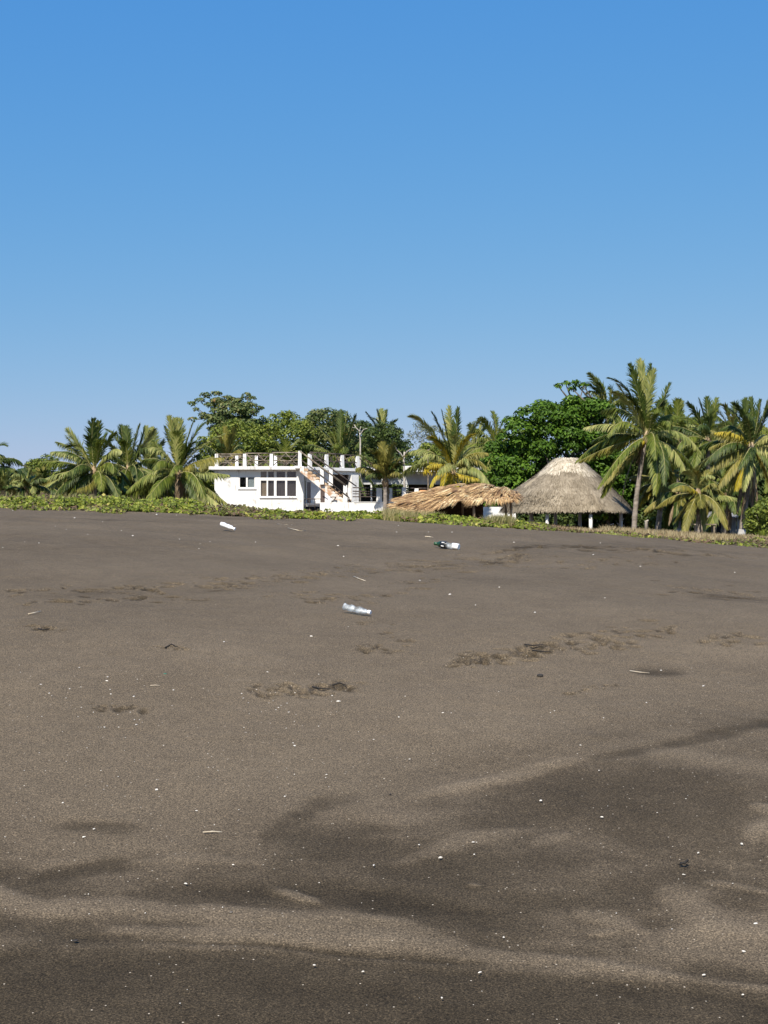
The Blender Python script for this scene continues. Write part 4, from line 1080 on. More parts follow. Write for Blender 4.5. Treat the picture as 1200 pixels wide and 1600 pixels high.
def bare(label, pts, branches, Y, name='bare_tree', m_='pale_bark', r0=.09, cat='dead tree'):
    P = [at(a, b, Y) for a, b in pts]; P[0][2] = min(P[0][2], float(gz(P[0][0], P[0][1])))
    mb = MB(); mb.tube(P, np.linspace(r0, r0*.6, len(P)), 6)
    t = empty(name, P[0], label, cat)
    mb.build('trunk', M[m_], t, P[0])
    for br in branches:
        MB().tube([at(a, b, Y+rng.normal()*.1) for a, b in br], np.linspace(r0*.55, r0*.2, len(br)), 5).build('branch', M[m_], t, P[0])
bare('bare forked grey tree trunk beside the annex terrace posts', [(631,790),(632,750),(631,720),(632,706)], [[(632,718),(626,708),(620,703)],[(632,710),(638,704),(644,700)],[(631,725),(624,722)],[(620,703),(617,697)]], 93)
bare('pale dead trunk with short arms showing above the stair house roof', [(563,790),(563,720),(563,690),(562,672)], [[(562,674),(556,668),(550,668)],[(562,680),(568,671),(574,669)],[(556,668),(553,663)],[(562,673),(564,666)]], 103, r0=.07)
bare('thin grey pole standing by the yellow palm fronds', [(669,790),(669,750),(668.5,715),(669,702)], [[(669,706),(672,700)]], 89.5, 'pole', 'log', .06, 'pole')

# ------------------------------------------------------------------ fresh frond shade (ramada)
def ramada():
    r = np.random.default_rng(17)
    Y0, Y1 = 71.5, 74.3
    base = at(740, 806, 73); base[2] = float(gz(base[0], base[1]))
    t = empty('palm_frond_shade', base, 'low shade shelter thatched with fresh orange-brown palm fronds sloping to the ground at left', 'shelter')
    # ridge line and lower edge, in photo pixels
    top = [(618,790),(640,777),(680,768),(720,761),(760,760),(790,765),(806,775)]
    low = [(606,805),(640,804),(678,799),(700,789),(720,784),(745,784),(772,781),(798,784)]
    def tp(u, arr, Y):
        x = np.interp(u, [a[0] for a in arr], [a[1] for a in arr]); return at(u, x, Y)
    V, Fs, mi, off = [], [], [], 0
    # bed
    us = np.linspace(618, 804, 24); bed = MB(); pts = []
    for u in us:
        pts.append(tp(u, top, Y1)-np.array([0,0,.12])); pts.append(tp(np.clip(u-4, 606, 798), low, Y0)+np.array([0,0,.10]))
        pts.append(tp(np.clip(u-4, 606, 798), low, Y0)+np.array([0,0,.02])); pts.append(tp(u, top, Y1)-np.array([0,0,.20]))
    f = []
    for i in range(len(us)-1):
        for j in range(4): f.append((4*i+j, 4*i+(j+1) % 4, 4*i+4+(j+1) % 4, 4*i+4+j))
    bed.add(pts, f)
    bk = [tp(u_, top, Y1)-np.array([0, 0, .17]) for u_ in us[:18]]; lo_ = [np.array([p_[0]+.1, 76.2, float(gz(p_[0], 76.2))-.05]) for p_ in bk]  # added unseen back slope, blocks light so the inside stays dark
    bed.add(bk+lo_, [(i, i+1, 18+i+1, 18+i) for i in range(17)]); bed.build('thatch_bed_and_blocker', M['thatch_under'], t, base)
    # dry leaflets draped over the poles: swept to the left, hanging straight down at the right end
    nb = 7600
    u = r.uniform(612, 806, nb); q = r.random(nb)**.85
    # bundled into locks so that they read as fronds
    lock = (np.floor(u/5.5)*7 + np.floor(q*5)*131).astype(int)
    lr = np.random.default_rng(3).random(4000)[lock % 4000]; lr2 = np.random.default_rng(4).random(4000)[lock % 4000]
    tz = np.stack([tp(a, top, Y1) for a in np.minimum(u+3, 806)]); bz_ = np.stack([tp(a, low, Y0) for a in np.clip(u-5, 606, 798)])
    P = tz*(1-q[:, None]) + bz_*q[:, None]
    sl = bz_-tz; sl /= np.linalg.norm(sl, axis=1)[:, None]
    sweep = np.interp(u, [612, 680, 740, 775, 790, 806], [1.7, 1.3, .8, .35, -.1, -.7])
    d = sl + np.stack([-(sweep + (lr-.5)*.9 + r.normal(size=nb)*.16), 0*u, .04+0*u], 1); d /= np.linalg.norm(d, axis=1)[:, None]
    ln = (.35+.70*lr2)*r.uniform(.6, 1.15, nb)
    ln = ln*np.interp(u, [612, 640, 700], [.5, .8, 1.0])
    P[:, 2] += .02+.27*lr*np.sin(np.pi*np.clip(q+.15, 0, 1)) + .05*r.random(nb)
    hang = np.interp(q, [0, .6, 1], [.10, .25, .85])*np.interp(u, [612, 700, 760, 806], [.3, .8, 1, 1.3])
    m1 = P + d*ln[:, None]*.45 + np.array([0, -.03, .03]); 
    d2 = d + np.array([0, -.1, -1.0])*hang[:, None]; d2 /= np.linalg.norm(d2, axis=1)[:, None]
    e_ = m1 + d2*ln[:, None]*.55
    g_ = gz(e_[:, 0], e_[:, 1]); e_[:, 2] = np.maximum(e_[:, 2], g_+.03)
    Wv = np.cross(d, np.array([0, -.6, .8])); Wv /= np.linalg.norm(Wv, axis=1)[:, None]; Wv *= r.uniform(.010, .024, nb)[:, None]
    V = np.stack([P-Wv, P+Wv, m1+Wv, m1-Wv, e_], 1).reshape(-1, 3); i = np.arange(nb)*5
    Fc = np.concatenate([np.stack(s_, 1) for s_ in ((i, i+1, i+2), (i, i+2, i+3), (i+3, i+2, i+4))])
    fast_mesh('frond_thatch', V, Fc, M['thatch_fresh'], t, base)
    for (px, py, Y) in ((740, 781, 71.7), (798, 776, 71.9), (722, 766, 74.2), (790, 768, 74.2), (668, 772, 74.2)):
        p = at(px, py, Y); g = float(gz(p[0], Y))-.1
        MB().tube([(p[0], Y, g), (p[0]+.02, Y, (g+p[2])/2), (p[0]-.01, Y, p[2])], [.075, .065, .06], 8).build('post', M['rachis_dry'], t, base)
    a, b = tp(640, top, 74.2), tp(804, top, 74.2)
    MB().tube([a-np.array([0,0,.26]), b-np.array([0,0,.26])], .05, 6).build('beam', M['log'], t, base)
ramada()

# ------------------------------------------------------------------ grey thatched hut
def hut():
    r = np.random.default_rng(23)
    Yc = 81.0
    c = at(886, 800, Yc); cx = c[0]; gz0 = float(gz(cx, Yc))
    base = np.array([cx, Yc, gz0])
    t = empty('thatched_hut', base, 'open round hut with a tall grey thatched roof on white posts', 'hut')
    mpp = Yc/F
    # profile: (radius px, row) from the ridge to the eave
    prof = [(4,716),(15,716.5),(23,721),(37,734),(53,748),(66,761),(82,777),(93,789),(99,798)]
    rot = math.radians(-68)
    def rad_at(th, rr):                               # six-sided plan with rounded corners
        a = (th-rot) % (math.pi/3)-math.pi/6
        k = math.cos(math.pi/6)/math.cos(a)
        c_ = max(0.0, -math.cos(th)); q_ = rr/(99*mpp)
        return rr*(.55+.45*k/.93)*(1+.19*c_*math.exp(-((q_-.75)/.15)**2))
    nth = 96
    V, Fc = [], []
    for j, (rp, py) in enumerate(prof):
        z = float(at(889, py, Yc)[2])
        for i in range(nth):
            th = 2*math.pi*i/nth; R = rad_at(th, rp*mpp)*(1+.012*math.sin(i*1.7+j))
            V.append((cx+R*math.cos(th), Yc+R*math.sin(th), z + .03*r.normal()*(j > 1)))
    for j in range(len(prof)-1):
        for i in range(nth): Fc.append((j*nth+i, (j+1)*nth+i, (j+1)*nth+(i+1) % nth, j*nth+(i+1) % nth))
    mb = MB(); mb.add(V, Fc); mb.add([V[i] for i in range(nth)], [tuple(range(nth))])
    # underside
    n0 = len(prof)-1
    low = [V[n0*nth+i] for i in range(nth)]; inn = [(cx+(p[0]-cx)*.2, Yc+(p[1]-Yc)*.2, p[2]+2.1) for p in low]
    mb.add(low+inn, [(i, nth+i, nth+(i+1) % nth, (i+1) % nth) for i in range(nth)])
    ro = mb.build('roof', M['thatch'], t, base)
    # straw blades laid in courses over the roof
    VB, FB, pal = [], [], []
    pr = np.array(prof, float)
    seglen = np.concatenate([[0], np.cumsum(np.hypot(*np.diff(pr, axis=0).T))])
    def straw(nb, s_lo, s_hi, wid, ln, lift):
        s = r.uniform(s_lo, s_hi, nb)*seglen[-1]
        rp = np.interp(s, seglen, pr[:, 0]); py = np.interp(s, seglen, pr[:, 1])
        th = r.uniform(0, 2*math.pi, nb)
        R = np.array([rad_at(a, q*mpp) for a, q in zip(th, rp)])
        z = EYE + (830-py)*mpp + .15*np.exp(-((th-math.radians(292))/.05)**2)*sstep(.9, 1, s/seglen[-1])
        P = np.stack([cx+R*np.cos(th), Yc+R*np.sin(th), z], 1)
        s2 = np.minimum(s+4, seglen[-1]); rp2 = np.interp(s2, seglen, pr[:, 0]); py2 = np.interp(s2, seglen, pr[:, 1])
        dr = (rp2-rp)*mpp; dzz = -(py2-py)*mpp-.001
        T = np.stack([dr*np.cos(th), dr*np.sin(th), dzz], 1); T /= np.linalg.norm(T, axis=1)[:, None]
        N = np.stack([np.cos(th)*(-T[:, 2]), np.sin(th)*(-T[:, 2]), np.hypot(T[:, 0], T[:, 1])], 1)
        Sd = np.cross(T, N)
        T = T + Sd*r.normal(size=(nb, 1))*.28 + N*.16*r.random((nb, 1)); T /= np.linalg.norm(T, axis=1)[:, None]
        L = ln*r.uniform(.6, 1.3, nb)[:, None]; W = wid*r.uniform(.5, 1.3, nb)[:, None]
        P = P + N*lift*r.uniform(.2, 1, (nb, 1))
        e = P+T*L; e[:, 2] -= .02
        return np.stack([P-Sd*W*.5, P+Sd*W*.5, e+Sd*W*.35, e-Sd*W*.35], 1).reshape(-1, 4, 3)
    q = np.concatenate([straw(30000, .18, .985, .045, .24, .05), straw(3400, .95, 1.0, .05, .20, .04)])
    fast_mesh('thatch_layer', q.reshape(-1, 3), np.arange(len(q)*4).reshape(-1, 4), M['thatch'], t, base)
    q = straw(5200, .09, .42, .06, .26, .07)
    # pale ridge cap with a ragged lower edge that hangs lowest at the front left
    cen = q.mean(1); ang = np.arctan2(cen[:, 1]-Yc, cen[:, 0]-cx)
    lim = at(889, 744, Yc)[2] + .16*np.sin(ang*3+1.0)+.12*np.sin(ang*7)
    q = q[cen[:, 2] > lim]
    fast_mesh('ridge_cap', q.reshape(-1, 3), np.arange(len(q)*4).reshape(-1, 4), M['thatch_pale'], t, base)
    for (px, Y) in ((855, 78.3), (906, 82.5), (923, 77.9), (970, 80.5), (830, 82.5), (868, 84)):
        p = at(px, 803, Y); g = float(gz(p[0], Y))-.1
        MB().tube([(p[0], Y, g), (p[0], Y, p[2]+(.25 if Y > 79 else -.02))], [.105, .095], 10).build('post', M['white_paint_trunk'], t, base)
    for a in range(6):
        th = rot + a*math.pi/3; R = 88*mpp
        MB().tube([(cx+R*math.cos(th), Yc+R*math.sin(th), float(at(889, 797, Yc)[2])), (cx+.2*math.cos(th), Yc+.2*math.sin(th), float(at(889, 722, Yc)[2]))], .05, 6).build('rafter', M['log'], t, base)
hut()
# little bench seen under the hut
bb = at(888, 812, 82); bb[2] = float(gz(bb[0], 82))
bench = empty('bench', bb, 'low wooden bench in the shade under the thatched hut', 'bench')
def fb_(name, x0, x1, y0, y1, z0, z1, m_, par, o): MB().box((o[0]+x0, o[1]+y0, o[2]+z0), (o[0]+x1, o[1]+y1, o[2]+z1)).build(name, M[m_], par, o)
fb_('seat', -.6, .6, -.18, .18, .42, .47, 'log', bench, bb)
for sx in (-.5, .42):
    fb_('leg', sx, sx+.08, -.14, .14, 0, .418, 'log', bench, bb)

# shed, table and stump under the right-hand palms
so_ = at(1128, 820, 84); so_[2] = float(gz(so_[0], 84))
shed = empty('shed', so_, 'open grey shed with a sheet metal roof under the right-hand palms', 'shed')
x0, x1 = xp(1095, 84), xp(1160, 84); zr = hz(806, 84)
MB().hexa([(x0, 83, zr-.10), (x1, 83, zr-.12), (x1, 86.5, zr+.22), (x0, 86.5, zr+.25), (x0, 83, zr-.04), (x1, 83, zr-.06), (x1, 86.5, zr+.28), (x0, 86.5, zr+.31)]).build('roof', M['metal_sheet'], shed, so_)
for px in (1097, 1118, 1158):
    MB().tube([(xp(px, 83.2), 83.2, so_[2]-.2), (xp(px, 83.2), 83.2, zr-.105)], .06, 7).build('post', M['log'], shed, so_)
MB().box((xp(1141, 83.6), 83.6, so_[2]-.2), (xp(1151, 83.6), 83.68, zr-.08)).build('wall_panel', M['metal_sheet'], shed, so_)
MB().box((xp(1152, 83.55), 83.55, so_[2]-.2), (xp(1157, 83.55), 83.62, zr-.08)).build('wall_panel', M['grey_wall'], shed, so_)
MB().box((x0+.1, 86.2, so_[2]-.2), (x1-.1, 86.28, zr+.2)).build('back_wall', M['room_shade'], shed, so_)
to = at(1095, 820, 78); to[2] = float(gz(to[0], 78))
tb2 = empty('table', to, 'rough grey table standing in front of the shed', 'table')
hh = hz(818.5, 78)-to[2]
fb_('tabletop', -.75, .75, -.35, .35, hh-.06, hh, 'log', tb2, to)
for sx in (-.68, .60):
    for sy in (-.3, .22): fb_('leg', sx, sx+.08, sy, sy+.08, 0, hh-.062, 'log', tb2, to)
p = at(1010, 813, 75); g_ = float(gz(p[0], 75))
tag(MB().tube([(p[0], 75, g_-.1), (p[0], 75, p[2]-.06), (p[0]+.01, 75, p[2]-.02), (p[0], 75, p[2])], [.11, .09, .12, .10], 9).build('stump', M['pale_bark'], None, (p[0], 75, g_)), 'short pale stump just right of the tallest palm trunk', 'stump')

# ------------------------------------------------------------------ vines and grass on the crest
def crest_cover():
    r = np.random.default_rng(5)
    fx = np.array([-700, 0, 150, 300, 400, 600, 720, 800, 850, 880, 925, 960, 1000, 1050, 1100, 1150, 1200, 1900])
    hmax = np.array([.25, .25, .26, .24, .17, .20, .17, .20, .20, .06, .06, .17, .14, .11, .10, .13, .22, .22])
    def mound(n, p0, p1, y0, y1, dens_seed, hscale=1):
        px = r.uniform(p0, p1, n); Y = y0 + (y1-y0)*r.random(n)**1.25
        front = 34.7 + 1.6*fbm(px*.02, px*0, 3, 3)*2 + 2.2*fbm(px*.09, px*0, 8, 4)
        Y = front + (Y-y0)
        x = (px-600)/F*Y
        keep = vnoise(x*1.6, Y*1.6, dens_seed) + .35*vnoise(x*5, Y*5, dens_seed+2) > .50
        px, Y, x, front = px[keep], Y[keep], x[keep], front[keep]
        h = np.interp(px, fx, hmax)*hscale*(.25+1.5*vnoise(x*1.5, Y*.9, 61)*vnoise(x*.5, Y*.4, 66)+.4*vnoise(x*4, Y*3, 67))*(.35+.65*sstep(0, 1.0, Y-front))
        z = gz(x, Y) + h*r.uniform(.25, 1.08, len(x))
        return np.stack([x, Y, z], 1), px
    # main green vine leaves
    P, px = mound(105000, -130, 1330, 34.4, 41, 71)
    dry = sstep(.45, .7, vnoise(P[:, 0]*.35+4, P[:, 1]*.3, 19) + .25*np.exp(-((px-375)/50)**2) + .5*sstep(985, 1040, px)*(1-sstep(1150,1180,px)) + .6*np.exp(-((px-900)/28)**2))
    red = r.random(len(P)) < dry*.75 + .06
    P2, px2 = mound(16000, -40, 1240, 34.4, 35.2, 75, .3)          # runners creeping down onto the bare sand
    dY = r.uniform(.1, 2.0, len(P2)); kp = vnoise(P2[:, 0]*1.1, 0*dY, 83) > .50+.17*dY
    P2, px2, dY = P2[kp], px2[kp], dY[kp]; P2[:, 0] *= (P2[:, 1]-dY)/P2[:, 1]; P2[:, 1] -= dY
    P2[:, 2] = gz(P2[:, 0], P2[:, 1]) + r.uniform(.01, .07, len(P2))
    P = np.concatenate([P, P2]); px = np.concatenate([px, px2]); dry = np.concatenate([dry, np.full(len(P2), .5)]); red = r.random(len(P)) < dry*.75+.06
    N = r.normal(size=P.shape)*.65 + np.array([-.15, -.45, .8])
    for nm, sel, m_, lab, cat in (('beach_vine', ~red, 'vine', 'low green creeping vine along the whole crest of the beach', 'vine'),
                        ('withered_vine', red, 'vine_red', 'reddish brown withered vine patches along the beach crest', 'vine')):
        q = P[sel]; V, Fc = leaves(q, N[sel], r.uniform(.045, .12, len(q)), r, aspect=.85, fold=.35)
        tag(fast_mesh(nm, V, Fc, M[m_]), lab, cat, kind='stuff')
    # stems
    mb_v, mb_f, off = [], [], 0
    k = 2600
    P, px = mound(int(k*1.6), -120, 1320, 34.3, 40, 73, .8)
    P = P[:k]
    az = r.uniform(0, 6.28, len(P)); L = r.uniform(.15, .5, len(P))
    D = np.stack([np.cos(az)*L, np.sin(az)*L, r.uniform(-.05, .12, len(P))], 1)
    Wd = np.stack([-np.sin(az), np.cos(az), np.zeros(len(P))], 1)*.006; up = np.array([0, 0, .007])
    mid = P + D*.5 + np.array([0, 0, .04]); e = P+D
    V = np.stack([P-Wd, P+Wd, mid+Wd, mid-Wd, e, P+up, mid+up], 1).reshape(-1, 3); i = np.arange(len(P))*7
    Fc = np.concatenate([np.stack(s_, 1) for s_ in ((i, i+1, i+2), (i, i+2, i+3), (i+3, i+2, i+4), (i, i+5, i+6), (i, i+6, i+3), (i+1, i+2, i+6))])
    tag(fast_mesh('vine_stems', V, Fc, M['stem']), 'tangled reddish vine stems running over the crest sand', 'vine', kind='stuff')
    # grass: green-brown behind, dry at right
    def blades(n, p0, p1, y0, y1, hl, hh_, m_, nm, lab, wdt=.010, sd=1, thin=.4):
        px = r.uniform(p0, p1, n); Y = r.uniform(y0, y1, n); x = (px-600)/F*Y
        kp = vnoise(x*.9, Y*.5, sd) > thin; px, Y, x = px[kp], Y[kp], x[kp]
        z = gz(x, Y)-.02; h = r.uniform(hl, hh_, len(x)); az = r.uniform(0, 6.28, len(x)); ln = r.uniform(.1, .55, len(x))*h
        b = np.stack([x, Y, z], 1); a2 = r.uniform(0, 3.14, len(x)); Wv = np.stack([np.cos(a2), np.sin(a2)*.5, 0*x], 1)*wdt
        m1 = b + np.stack([np.cos(az)*ln*.3, np.sin(az)*ln*.3, h*.6], 1); e = b + np.stack([np.cos(az)*ln, np.sin(az)*ln, h], 1)
        V = np.stack([b-Wv, b+Wv, m1+Wv*.7, m1-Wv*.7, e], 1).reshape(-1, 3); i = np.arange(len(x))*5
        Fc = np.concatenate([np.stack(s_, 1) for s_ in ((i, i+1, i+2), (i, i+2, i+3), (i+3, i+2, i+4))])
        tag(fast_mesh(nm, V, Fc, M[m_]), lab, 'grass', kind='stuff')
    blades(16000, 600, 800, 35.2, 40, .12, .42, 'grass', 'coarse_grass', 'coarse green-brown grass in front of the fresh thatch shade', sd=3)
    blades(26000, 940, 1300, 36.5, 60, .12, .34, 'dry_grass', 'dry_grass', 'dry straw-coloured grass below the right-hand palms', wdt=.013, sd=4, thin=.3)
    blades(7000, 860, 940, 36.0, 46, .08, .22, 'dry_grass', 'withered_grass', 'short withered brown grass in the gap below the thatched hut', sd=5, thin=.25)
    blades(9000, -60, 320, 40, 50, .2, .55, 'grass', 'back_grass', 'green-brown grass behind the vines at the left', sd=6, thin=.5)
    # white bits: fallen pale flowers / litter in the vine are leaves of the vine itself
crest_cover()

# spiky green plant at the right edge
def rosette(label, px, py, Y, L, n, seed, name='agave_plant', m_='vine'):
    r = np.random.default_rng(seed); b = at(px, py, Y); b[2] = float(gz(b[0], Y))
    V, Fc, off = [], [], 0
    for i in range(n):
        az = i*2.4+r.normal()*.2; e = math.radians(82-60*i/n); ll = L*r.uniform(.8, 1.1)
        d = np.array([math.cos(az)*math.cos(e), math.sin(az)*math.cos(e), math.sin(e)])
        path = bez(b, b+d*ll*.6+np.array([0,0,.03]), b+d*ll*.95-np.array([0,0,ll*.35*math.cos(e)]), 6)
        s = np.cross(d, [0, 0, 1.0]); s /= np.linalg.norm(s)+1e-9
        wv = np.array([.7, 1, .9, .7, .4, .03])[:, None]*.045
        v = np.concatenate([path-s*wv, path+s*wv, path-np.array([0,0,.02])*wv/.045]); V.append(v)
        for k in range(5):
            Fc += [(off+k, off+k+1, off+12+k+1, off+12+k), (off+12+k, off+12+k+1, off+6+k+1, off+6+k)]
        off += 18
    o = fast_mesh(name, np.concatenate(V), Fc, M[m_], None, b)
    return tag(o, label, 'plant')
rosette('spiky light green plant at the right edge of the beach crest', 1190, 842, 46, .62, 34, 3)
rosette('small pale spiky plant on the crest left of the spiky edge plant', 1160, 848, 44, .3, 18, 4)
# ------------------------------------------------------------------ litter
def beach_point(px, py):
    g = ray_ground([px], [py])[0]; z = float(gz(g[0], g[1])); 
    return np.array([g[0], g[1], z])
def bottle(label, px0, py0, px1, py1, rad, kind, crush, seed, tilt=.55):
    """lying bottle, its base at pixel 0 and its cap at pixel 1"""
    r = np.random.default_rng(seed)
    p0 = beach_point((px0+px1)/2, max(py0, py1)+2)
    Y = p0[1]
    a = at(px0, py0, Y); b = at(px1, py1, Y)
    L = np.linalg.norm(b-a); x0, x1 = a[0], b[0]
    sl = (py1-py0)/(px1-px0)
    # lie on the sand: the picture slope is the bottle turned in plan
    yaw = -(py1-py0)*np.sign(px1-px0)
    c = np.array([(x0+x1)/2, Y, 0]); 
    d = np.array([np.sign(x1-x0)*1.0, -.55*np.sign(py1-py0), 0]); d /= np.linalg.norm(d)
    L = abs(x1-x0)/abs(d[0])
    P0 = c-d*L/2; P1 = c+d*L/2
    P0[2] = float(gz(P0[0], P0[1]))+rad*.85; P1[2] = float(gz(P1[0], P1[1]))+rad*.85
    hi_ = abs(py1-py0)/F*Y*tilt
    if py0 < py1: P0[2] += hi_
    else: P1[2] += hi_
    e = P1-P0; e /= np.linalg.norm(e); s = np.cross(e, [0, 0, 1]); s /= np.linalg.norm(s); u = np.cross(s, e)
    org = np.array([c[0], c[1], float(gz(c[0], c[1]))])
    t = empty('plastic_bottle', org, label, 'bottle')
    def lathe(prof, n=20, cr=0):
        V, Fc = [], []
        for i, (q, rr) in enumerate(prof):
            for j in range(n):
                th = 2*math.pi*j/n; k = rr
                k *= 1 - cr*(.5+.5*math.sin(q*23+th*2+seed))*(.3+.7*(math.sin(th) > 0)) if rr > rad*.6 else 1
                V.append(P0+e*q*L + s*math.cos(th)*k + u*math.sin(th)*k*(1-cr*.5))
        for i in range(len(prof)-1):
            for j in range(n): Fc.append((i*n+j, i*n+(j+1) % n, (i+1)*n+(j+1) % n, (i+1)*n+j))
        mb = MB(); mb.add(V, Fc, 0, True)
        mb.add(V[:n], [tuple(range(n))]); mb.add(V[-n:], [tuple(range(n))])
        return mb
    body = [(0, rad*.55), (.015, rad*.92), (.05, rad), (.14, rad*.95), (.17, rad), (.24, rad*.94), (.27, rad), (.36, rad*.93), (.45, rad*.86), (.52, rad*.97), (.62, rad), (.72, rad*.88), (.80, rad*.66), (.87, rad*.40), (.90, rad*.36), (.925, rad*.36)]
    neck = [(.895, rad*.46), (.90, rad*.5), (.985, rad*.5), (1.0, rad*.44)]
    if kind == 'clear':
        lathe(body, cr=crush).build('bottle_body', M['bottle'], t, org)
        lathe(neck, 14).build('cap', M['white_plastic'], t, org)
    elif kind == 'milky':
        lathe(body, cr=crush).build('bottle_body', M['white_plastic'], t, org)
        lathe(neck, 14).build('cap', M['white_plastic'], t, org)
    else:
        lathe([q for q in body], cr=crush).build('bottle_body', M['bottle'], t, org)
        lathe([(.50, rad*1.02), (.505, rad*1.04), (.72, rad*1.0), (.74, rad*.9)]).build('label_sleeve', M['black_plastic'], t, org)
        lathe([(.745, rad*.92), (.82, rad*.78), (.88, rad*.46), (.895, rad*.44)]).build('neck_sleeve', M['green_plastic'], t, org)
        lathe(neck, 14).build('cap', M['green_plastic'], t, org)
        lathe([(.015, rad*.94), (.05, rad*1.02), (.22, rad*1.02), (.25, rad*.96)], cr=crush).build('white_base_band', M['white_plastic'], t, org)  # white band round the base end of the body
        V = []
        mb = MB()
        for (q, th) in ((.56, 1.2), (.60, 1.2)): pass
        pts = [P0+e*q*L+(s*math.cos(th)+u*math.sin(th))*rad*1.06 for q, th in ((.56, 3.6), (.56, 2.3), (.67, 2.3), (.67, 3.6))]
        mb.add(pts+[p_+ (s*math.cos(2.9)+u*math.sin(2.9))*.004 for p_ in pts], [(0,1,2,3),(4,7,6,5),(0,4,5,1),(1,5,6,2),(2,6,7,3),(3,7,4,0)])
        mb.build('pale_print', M['white_plastic'], t, org)
bottle('crumpled clear plastic bottle with a white cap, nearest and lowest bottle on the sand', 537, 951, 580, 960, .036, 'clear', .32, 1)
bottle('clear and white plastic bottle with a black label and green neck', 717, 855, 679, 851, .048, 'label', .15, 2)
bottle('white opaque plastic bottle lying highest on the sand, below the house wall', 345, 820, 369, 827, .045, 'milky', .25, 3, 1.0)

def shard_mesh(seed, nm, m_, flatn=.35, n=7):
    r = np.random.default_rng(seed)
    th = np.sort(r.uniform(0, 6.28, n)); rr = r.uniform(.55, 1, n)
    el = r.uniform(.45, .9)
    bot = np.stack([rr*np.cos(th), rr*np.sin(th)*el, 0*th], 1); top = bot*np.array([.72, .72, 1])+np.array([0, 0, flatn]); 
    V = np.concatenate([bot, top, [[0, 0, flatn*1.35]]])
    f = [(i, (i+1) % n, n+(i+1) % n, n+i) for i in range(n)] + [(n+i, n+(i+1) % n, 2*n) for i in range(n)] + [tuple(range(n))[::-1]]
    me = bpy.data.meshes.new(nm); me.from_pydata(V.tolist(), [], f); me.materials.append(M[m_]); me.update()
    return me
shards = [shard_mesh(s_, 'shell_fragment', 'shell') for s_ in range(6)]
srng = np.random.default_rng(44)
fixed = [(207,838,3.2),(528,857,2.2),(537,871,2.0),(703,930,3),(836,958,2),(486,995,3),(350,1004,2.5),(498,1056,2),(519,1088,2.6),(529,1098,3.5),(64,1071,2),(124,1046,2),(127,1106,2),(146,1117,2.4),(122,1121,2),
 (167,1066,2.6),(168,1060,2),(172,1081,2),(173,1086,2),(109,1080,2),(271,1081,3),(210,1128,2),(213,1133,2),(218,1128,2),(245,1236,4),(307,1270,2.8),(98,1255,3),(147,1301,3),(131,1309,3),(290,1386,4),(364,1352,3),(348,1426,3),(227,1434,2.5),
 (567,1525,3),(491,1511,3),(584,1358,3.2),(739,1317,3.4),(688,1344,5),(741,1339,3),(655,1327,3),(845,1254,4),(941,1282,3),(936,1207,2),(1091,1338,3.5),(1159,1322,4),(1068,1373,3),(1181,1446,4),(787,1467,4),(1162,1490,4),(1100,1530,4),(1050,1457,2.5),(1161,1557,3.5),
 (690,1562,3),(750,1526,4),(1010,1100,2),(633,1089,2),(705,1116,2),(623,1122,2.6),(692,1117,2),(860,1115,2),(943,1125,2),(907,1165,2),(1033,1050,3),(1099,1074,3),(1148,896,2),(656,908,2.4),(780,920,2),(743,946,2),(460,1130,2),(418,1052,2),(380,1093,2),(435,1107,2),(431,1111,2),(640,1190,2),(445,1247,3),(460,1215,2),(460,1169,3),(458,1164,2),(510,1214,2),(35,795,2),(20,797,1.6),(245,805,2.6),(712,826,3.5),(780,829,1.6),(900,855,2.5),(927,870,2.5),(938,849,2),(1001,883,2),(1098,850,1.5)]
spots = list(fixed)
while len(spots) < 285:
    v = srng.random()
    if v < .30: px, py = srng.normal(150, 130), srng.uniform(1030, 1300)
    elif v < .45: px, py = srng.normal(440, 60), srng.uniform(1080, 1230)
    elif v < .75: px, py = srng.uniform(0, 1200), srng.uniform(1180, 1600)
    elif v < .84: px, py = srng.uniform(0, 1200), srng.uniform(900, 1180)
    else: px, py = srng.uniform(0, 1200), srng.uniform(800, 860)
    if not 0 < px < 1200: continue
    spots.append((px, py, srng.choice([1.3, 1.6, 1.9, 2.3, 2.8], p=[.35, .3, .2, .1, .05])))
gg = ray_ground([s_[0] for s_ in spots], [s_[1] for s_ in spots])
for i, ((px, py, sz), (gx, gy)) in enumerate(zip(spots, gg)):
    o = bpy.data.objects.new('shell_fragment', shards[i % 6])
    rr = sz*gy/F*(.9 if i < len(fixed) else .72)
    o.location = (gx, gy, float(gz(gx, gy))-rr*.05+.002)
    o.scale = (rr*srng.uniform(.9, 1.5), rr, rr*srng.uniform(.7, 1.3))
    o.rotation_euler = (srng.uniform(-.15, .15), srng.uniform(-.15, .15), srng.uniform(0, 6.28))
    col.objects.link(o)
    tag(o, 'tiny pale shell fragment lying on the dark sand', 'shell', 'shell fragments scattered over the sand')

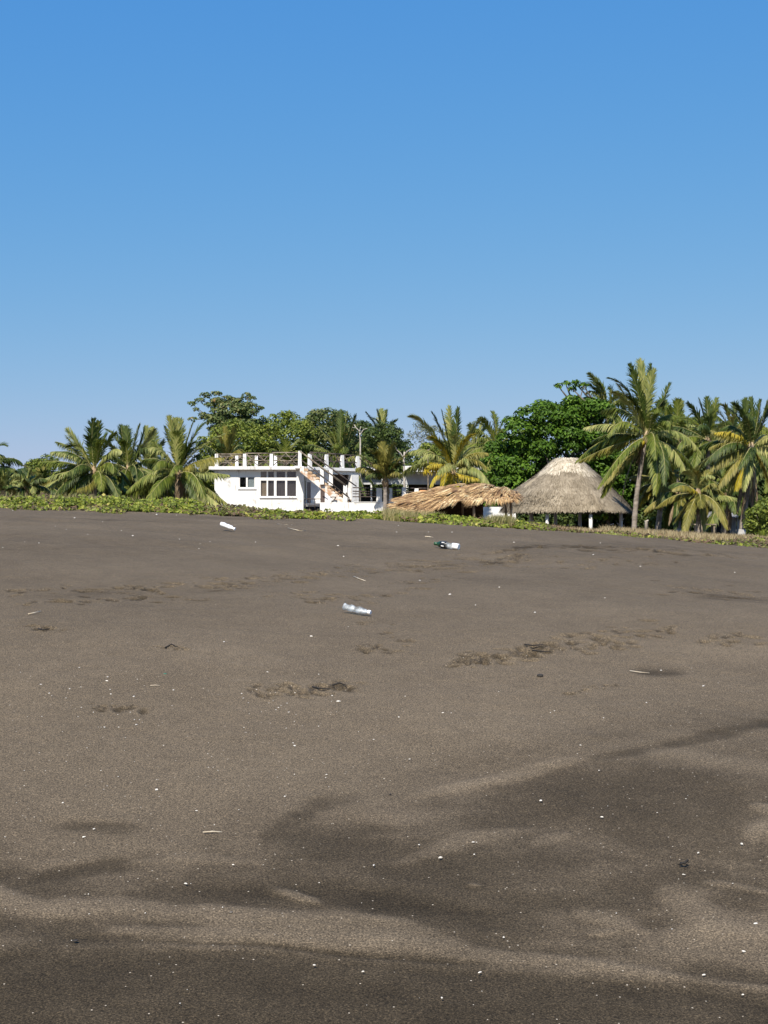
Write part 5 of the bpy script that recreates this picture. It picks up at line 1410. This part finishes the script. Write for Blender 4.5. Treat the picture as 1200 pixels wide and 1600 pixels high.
def twig(label, pts, rad=.004, m_='twig', name='twig', cat='twig'):
    P = [beach_point(a, b) for a, b in pts]
    for k, p_ in enumerate(P): p_[2] += rad*.8 + (.003 if 0 < k < len(P)-1 else 0)
    rad *= .6
    o = MB().tube(P, [rad*1.1]+[rad]*(len(P)-2)+[rad*.5], 6).build(name, M[m_], None, P[0])
    return tag(o, label, cat)
twig('pale bent twig on the damp sand in the left foreground', [(317,1302),(333,1303),(347,1307)], .0045)
twig('thin straw lying on the sand above and right of the nearest bottle', [(553,903),(562,906),(571,909)], .008)
twig('thin straw on the sand at the left, above the small black splinters', [(44,961),(55,959),(64,957)], .007)
twig('thin pale stick high on the sand left of the labelled bottle', [(664,842),(671,842),(677,842)], .012)
twig('pale stick in the right middle of the beach beside a dark hollow', [(984,1051),(1000,1053),(1015,1054)], .005)
twig('short pale straw on sand between the left shell scatter and the lower track', [(235,1073),(243,1075),(250,1075)], .004)
twig('dark curled splinter of wood at the right end of the lower middle track', [(520,1073),(530,1070),(541,1075)], .009, 'debris')
twig('dark broken splinter left of the curled one on the lower middle track', [(488,1075),(500,1078),(515,1080)], .008, 'debris')
twig('small black splinter at the left below the thin straw', [(60,984),(68,987),(78,984)], .009, 'debris')
twig('short black hooked splinter in the left middle of the beach', [(258,1014),(268,1010),(279,1015)], .008, 'debris')
twig('dark splinter in the trodden sand right of the middle', [(832,1018),(845,1021),(862,1021)], .009, 'debris')
twig('black driftwood sliver on the trodden patch just below the dark splinter', [(820,1010),(832,1011),(848,1010)], .009, 'debris')
o = twig('small pale forked driftwood high on the sand below the stair', [(450,827),(460,829),(468,831),(478,830)], .010, name='driftwood', cat='driftwood')
twig('short brown driftwood just left of the pale forked driftwood', [(434,818),(442,820),(449,821)], .010, 'twig', 'driftwood', 'driftwood')
twig('sunbleached stick on the crest sand at the right, below the hut', [(878,829),(888,830),(896,829)], .012)
# dark crooked scrap lower right
pc = beach_point(1068, 1354)
mb = MB()
for br in ([(-.02,0,.006),(0,.004,.014),(.018,-.002,.006)], [(0,.004,.012),(-.008,.022,.008)], [(.002,.002,.012),(.022,.014,.022)]):
    mb.tube([pc+np.array(b_) for b_ in br], [.004, .005, .002], 6)
tag(mb.build('seaweed_scrap', M['debris'], None, pc), 'small black crooked scrap on damp sand at the lower right', 'seaweed')
def pebble(label, px, py, r_, m_, name='pebble', cat='pebble', flatn=.6):
    p_ = beach_point(px, py); th = np.linspace(0, math.pi, 7); rr = np.random.default_rng(int(px))
    mb = MB(); mb.tube([p_+np.array([0, 0, r_*flatn*(.55-math.cos(q))]) for q in th], [.0005+r_*math.sin(q)*rr.uniform(.9, 1.1) for q in th], 10)
    tag(mb.build(name, M[m_], None, p_), label, cat)
pebble('round black pebble on the sand right of centre', 844, 1058, .021, 'stone_dark')
pebble('tiny brown pebble on damp sand in the left foreground, near a shell', 361, 1430, .007, 'bark')
pebble('flat dark pebble at the left edge of the lower foreground band', 118, 1473, .010, 'stone_dark', flatn=.3)
pebble('tiny teal plastic scrap on the sand at the left', 258, 1056, .012, 'teal_bit', 'plastic_scrap', 'litter', .25)
pebble('small black pebble at centre left of the pale diagonal streak', 610, 1242, .006, 'stone_dark')
pebble('white litter scrap at the edge of the vines below the window bank', 411, 806, .07, 'white_plastic', 'litter_scrap', 'litter', .35)
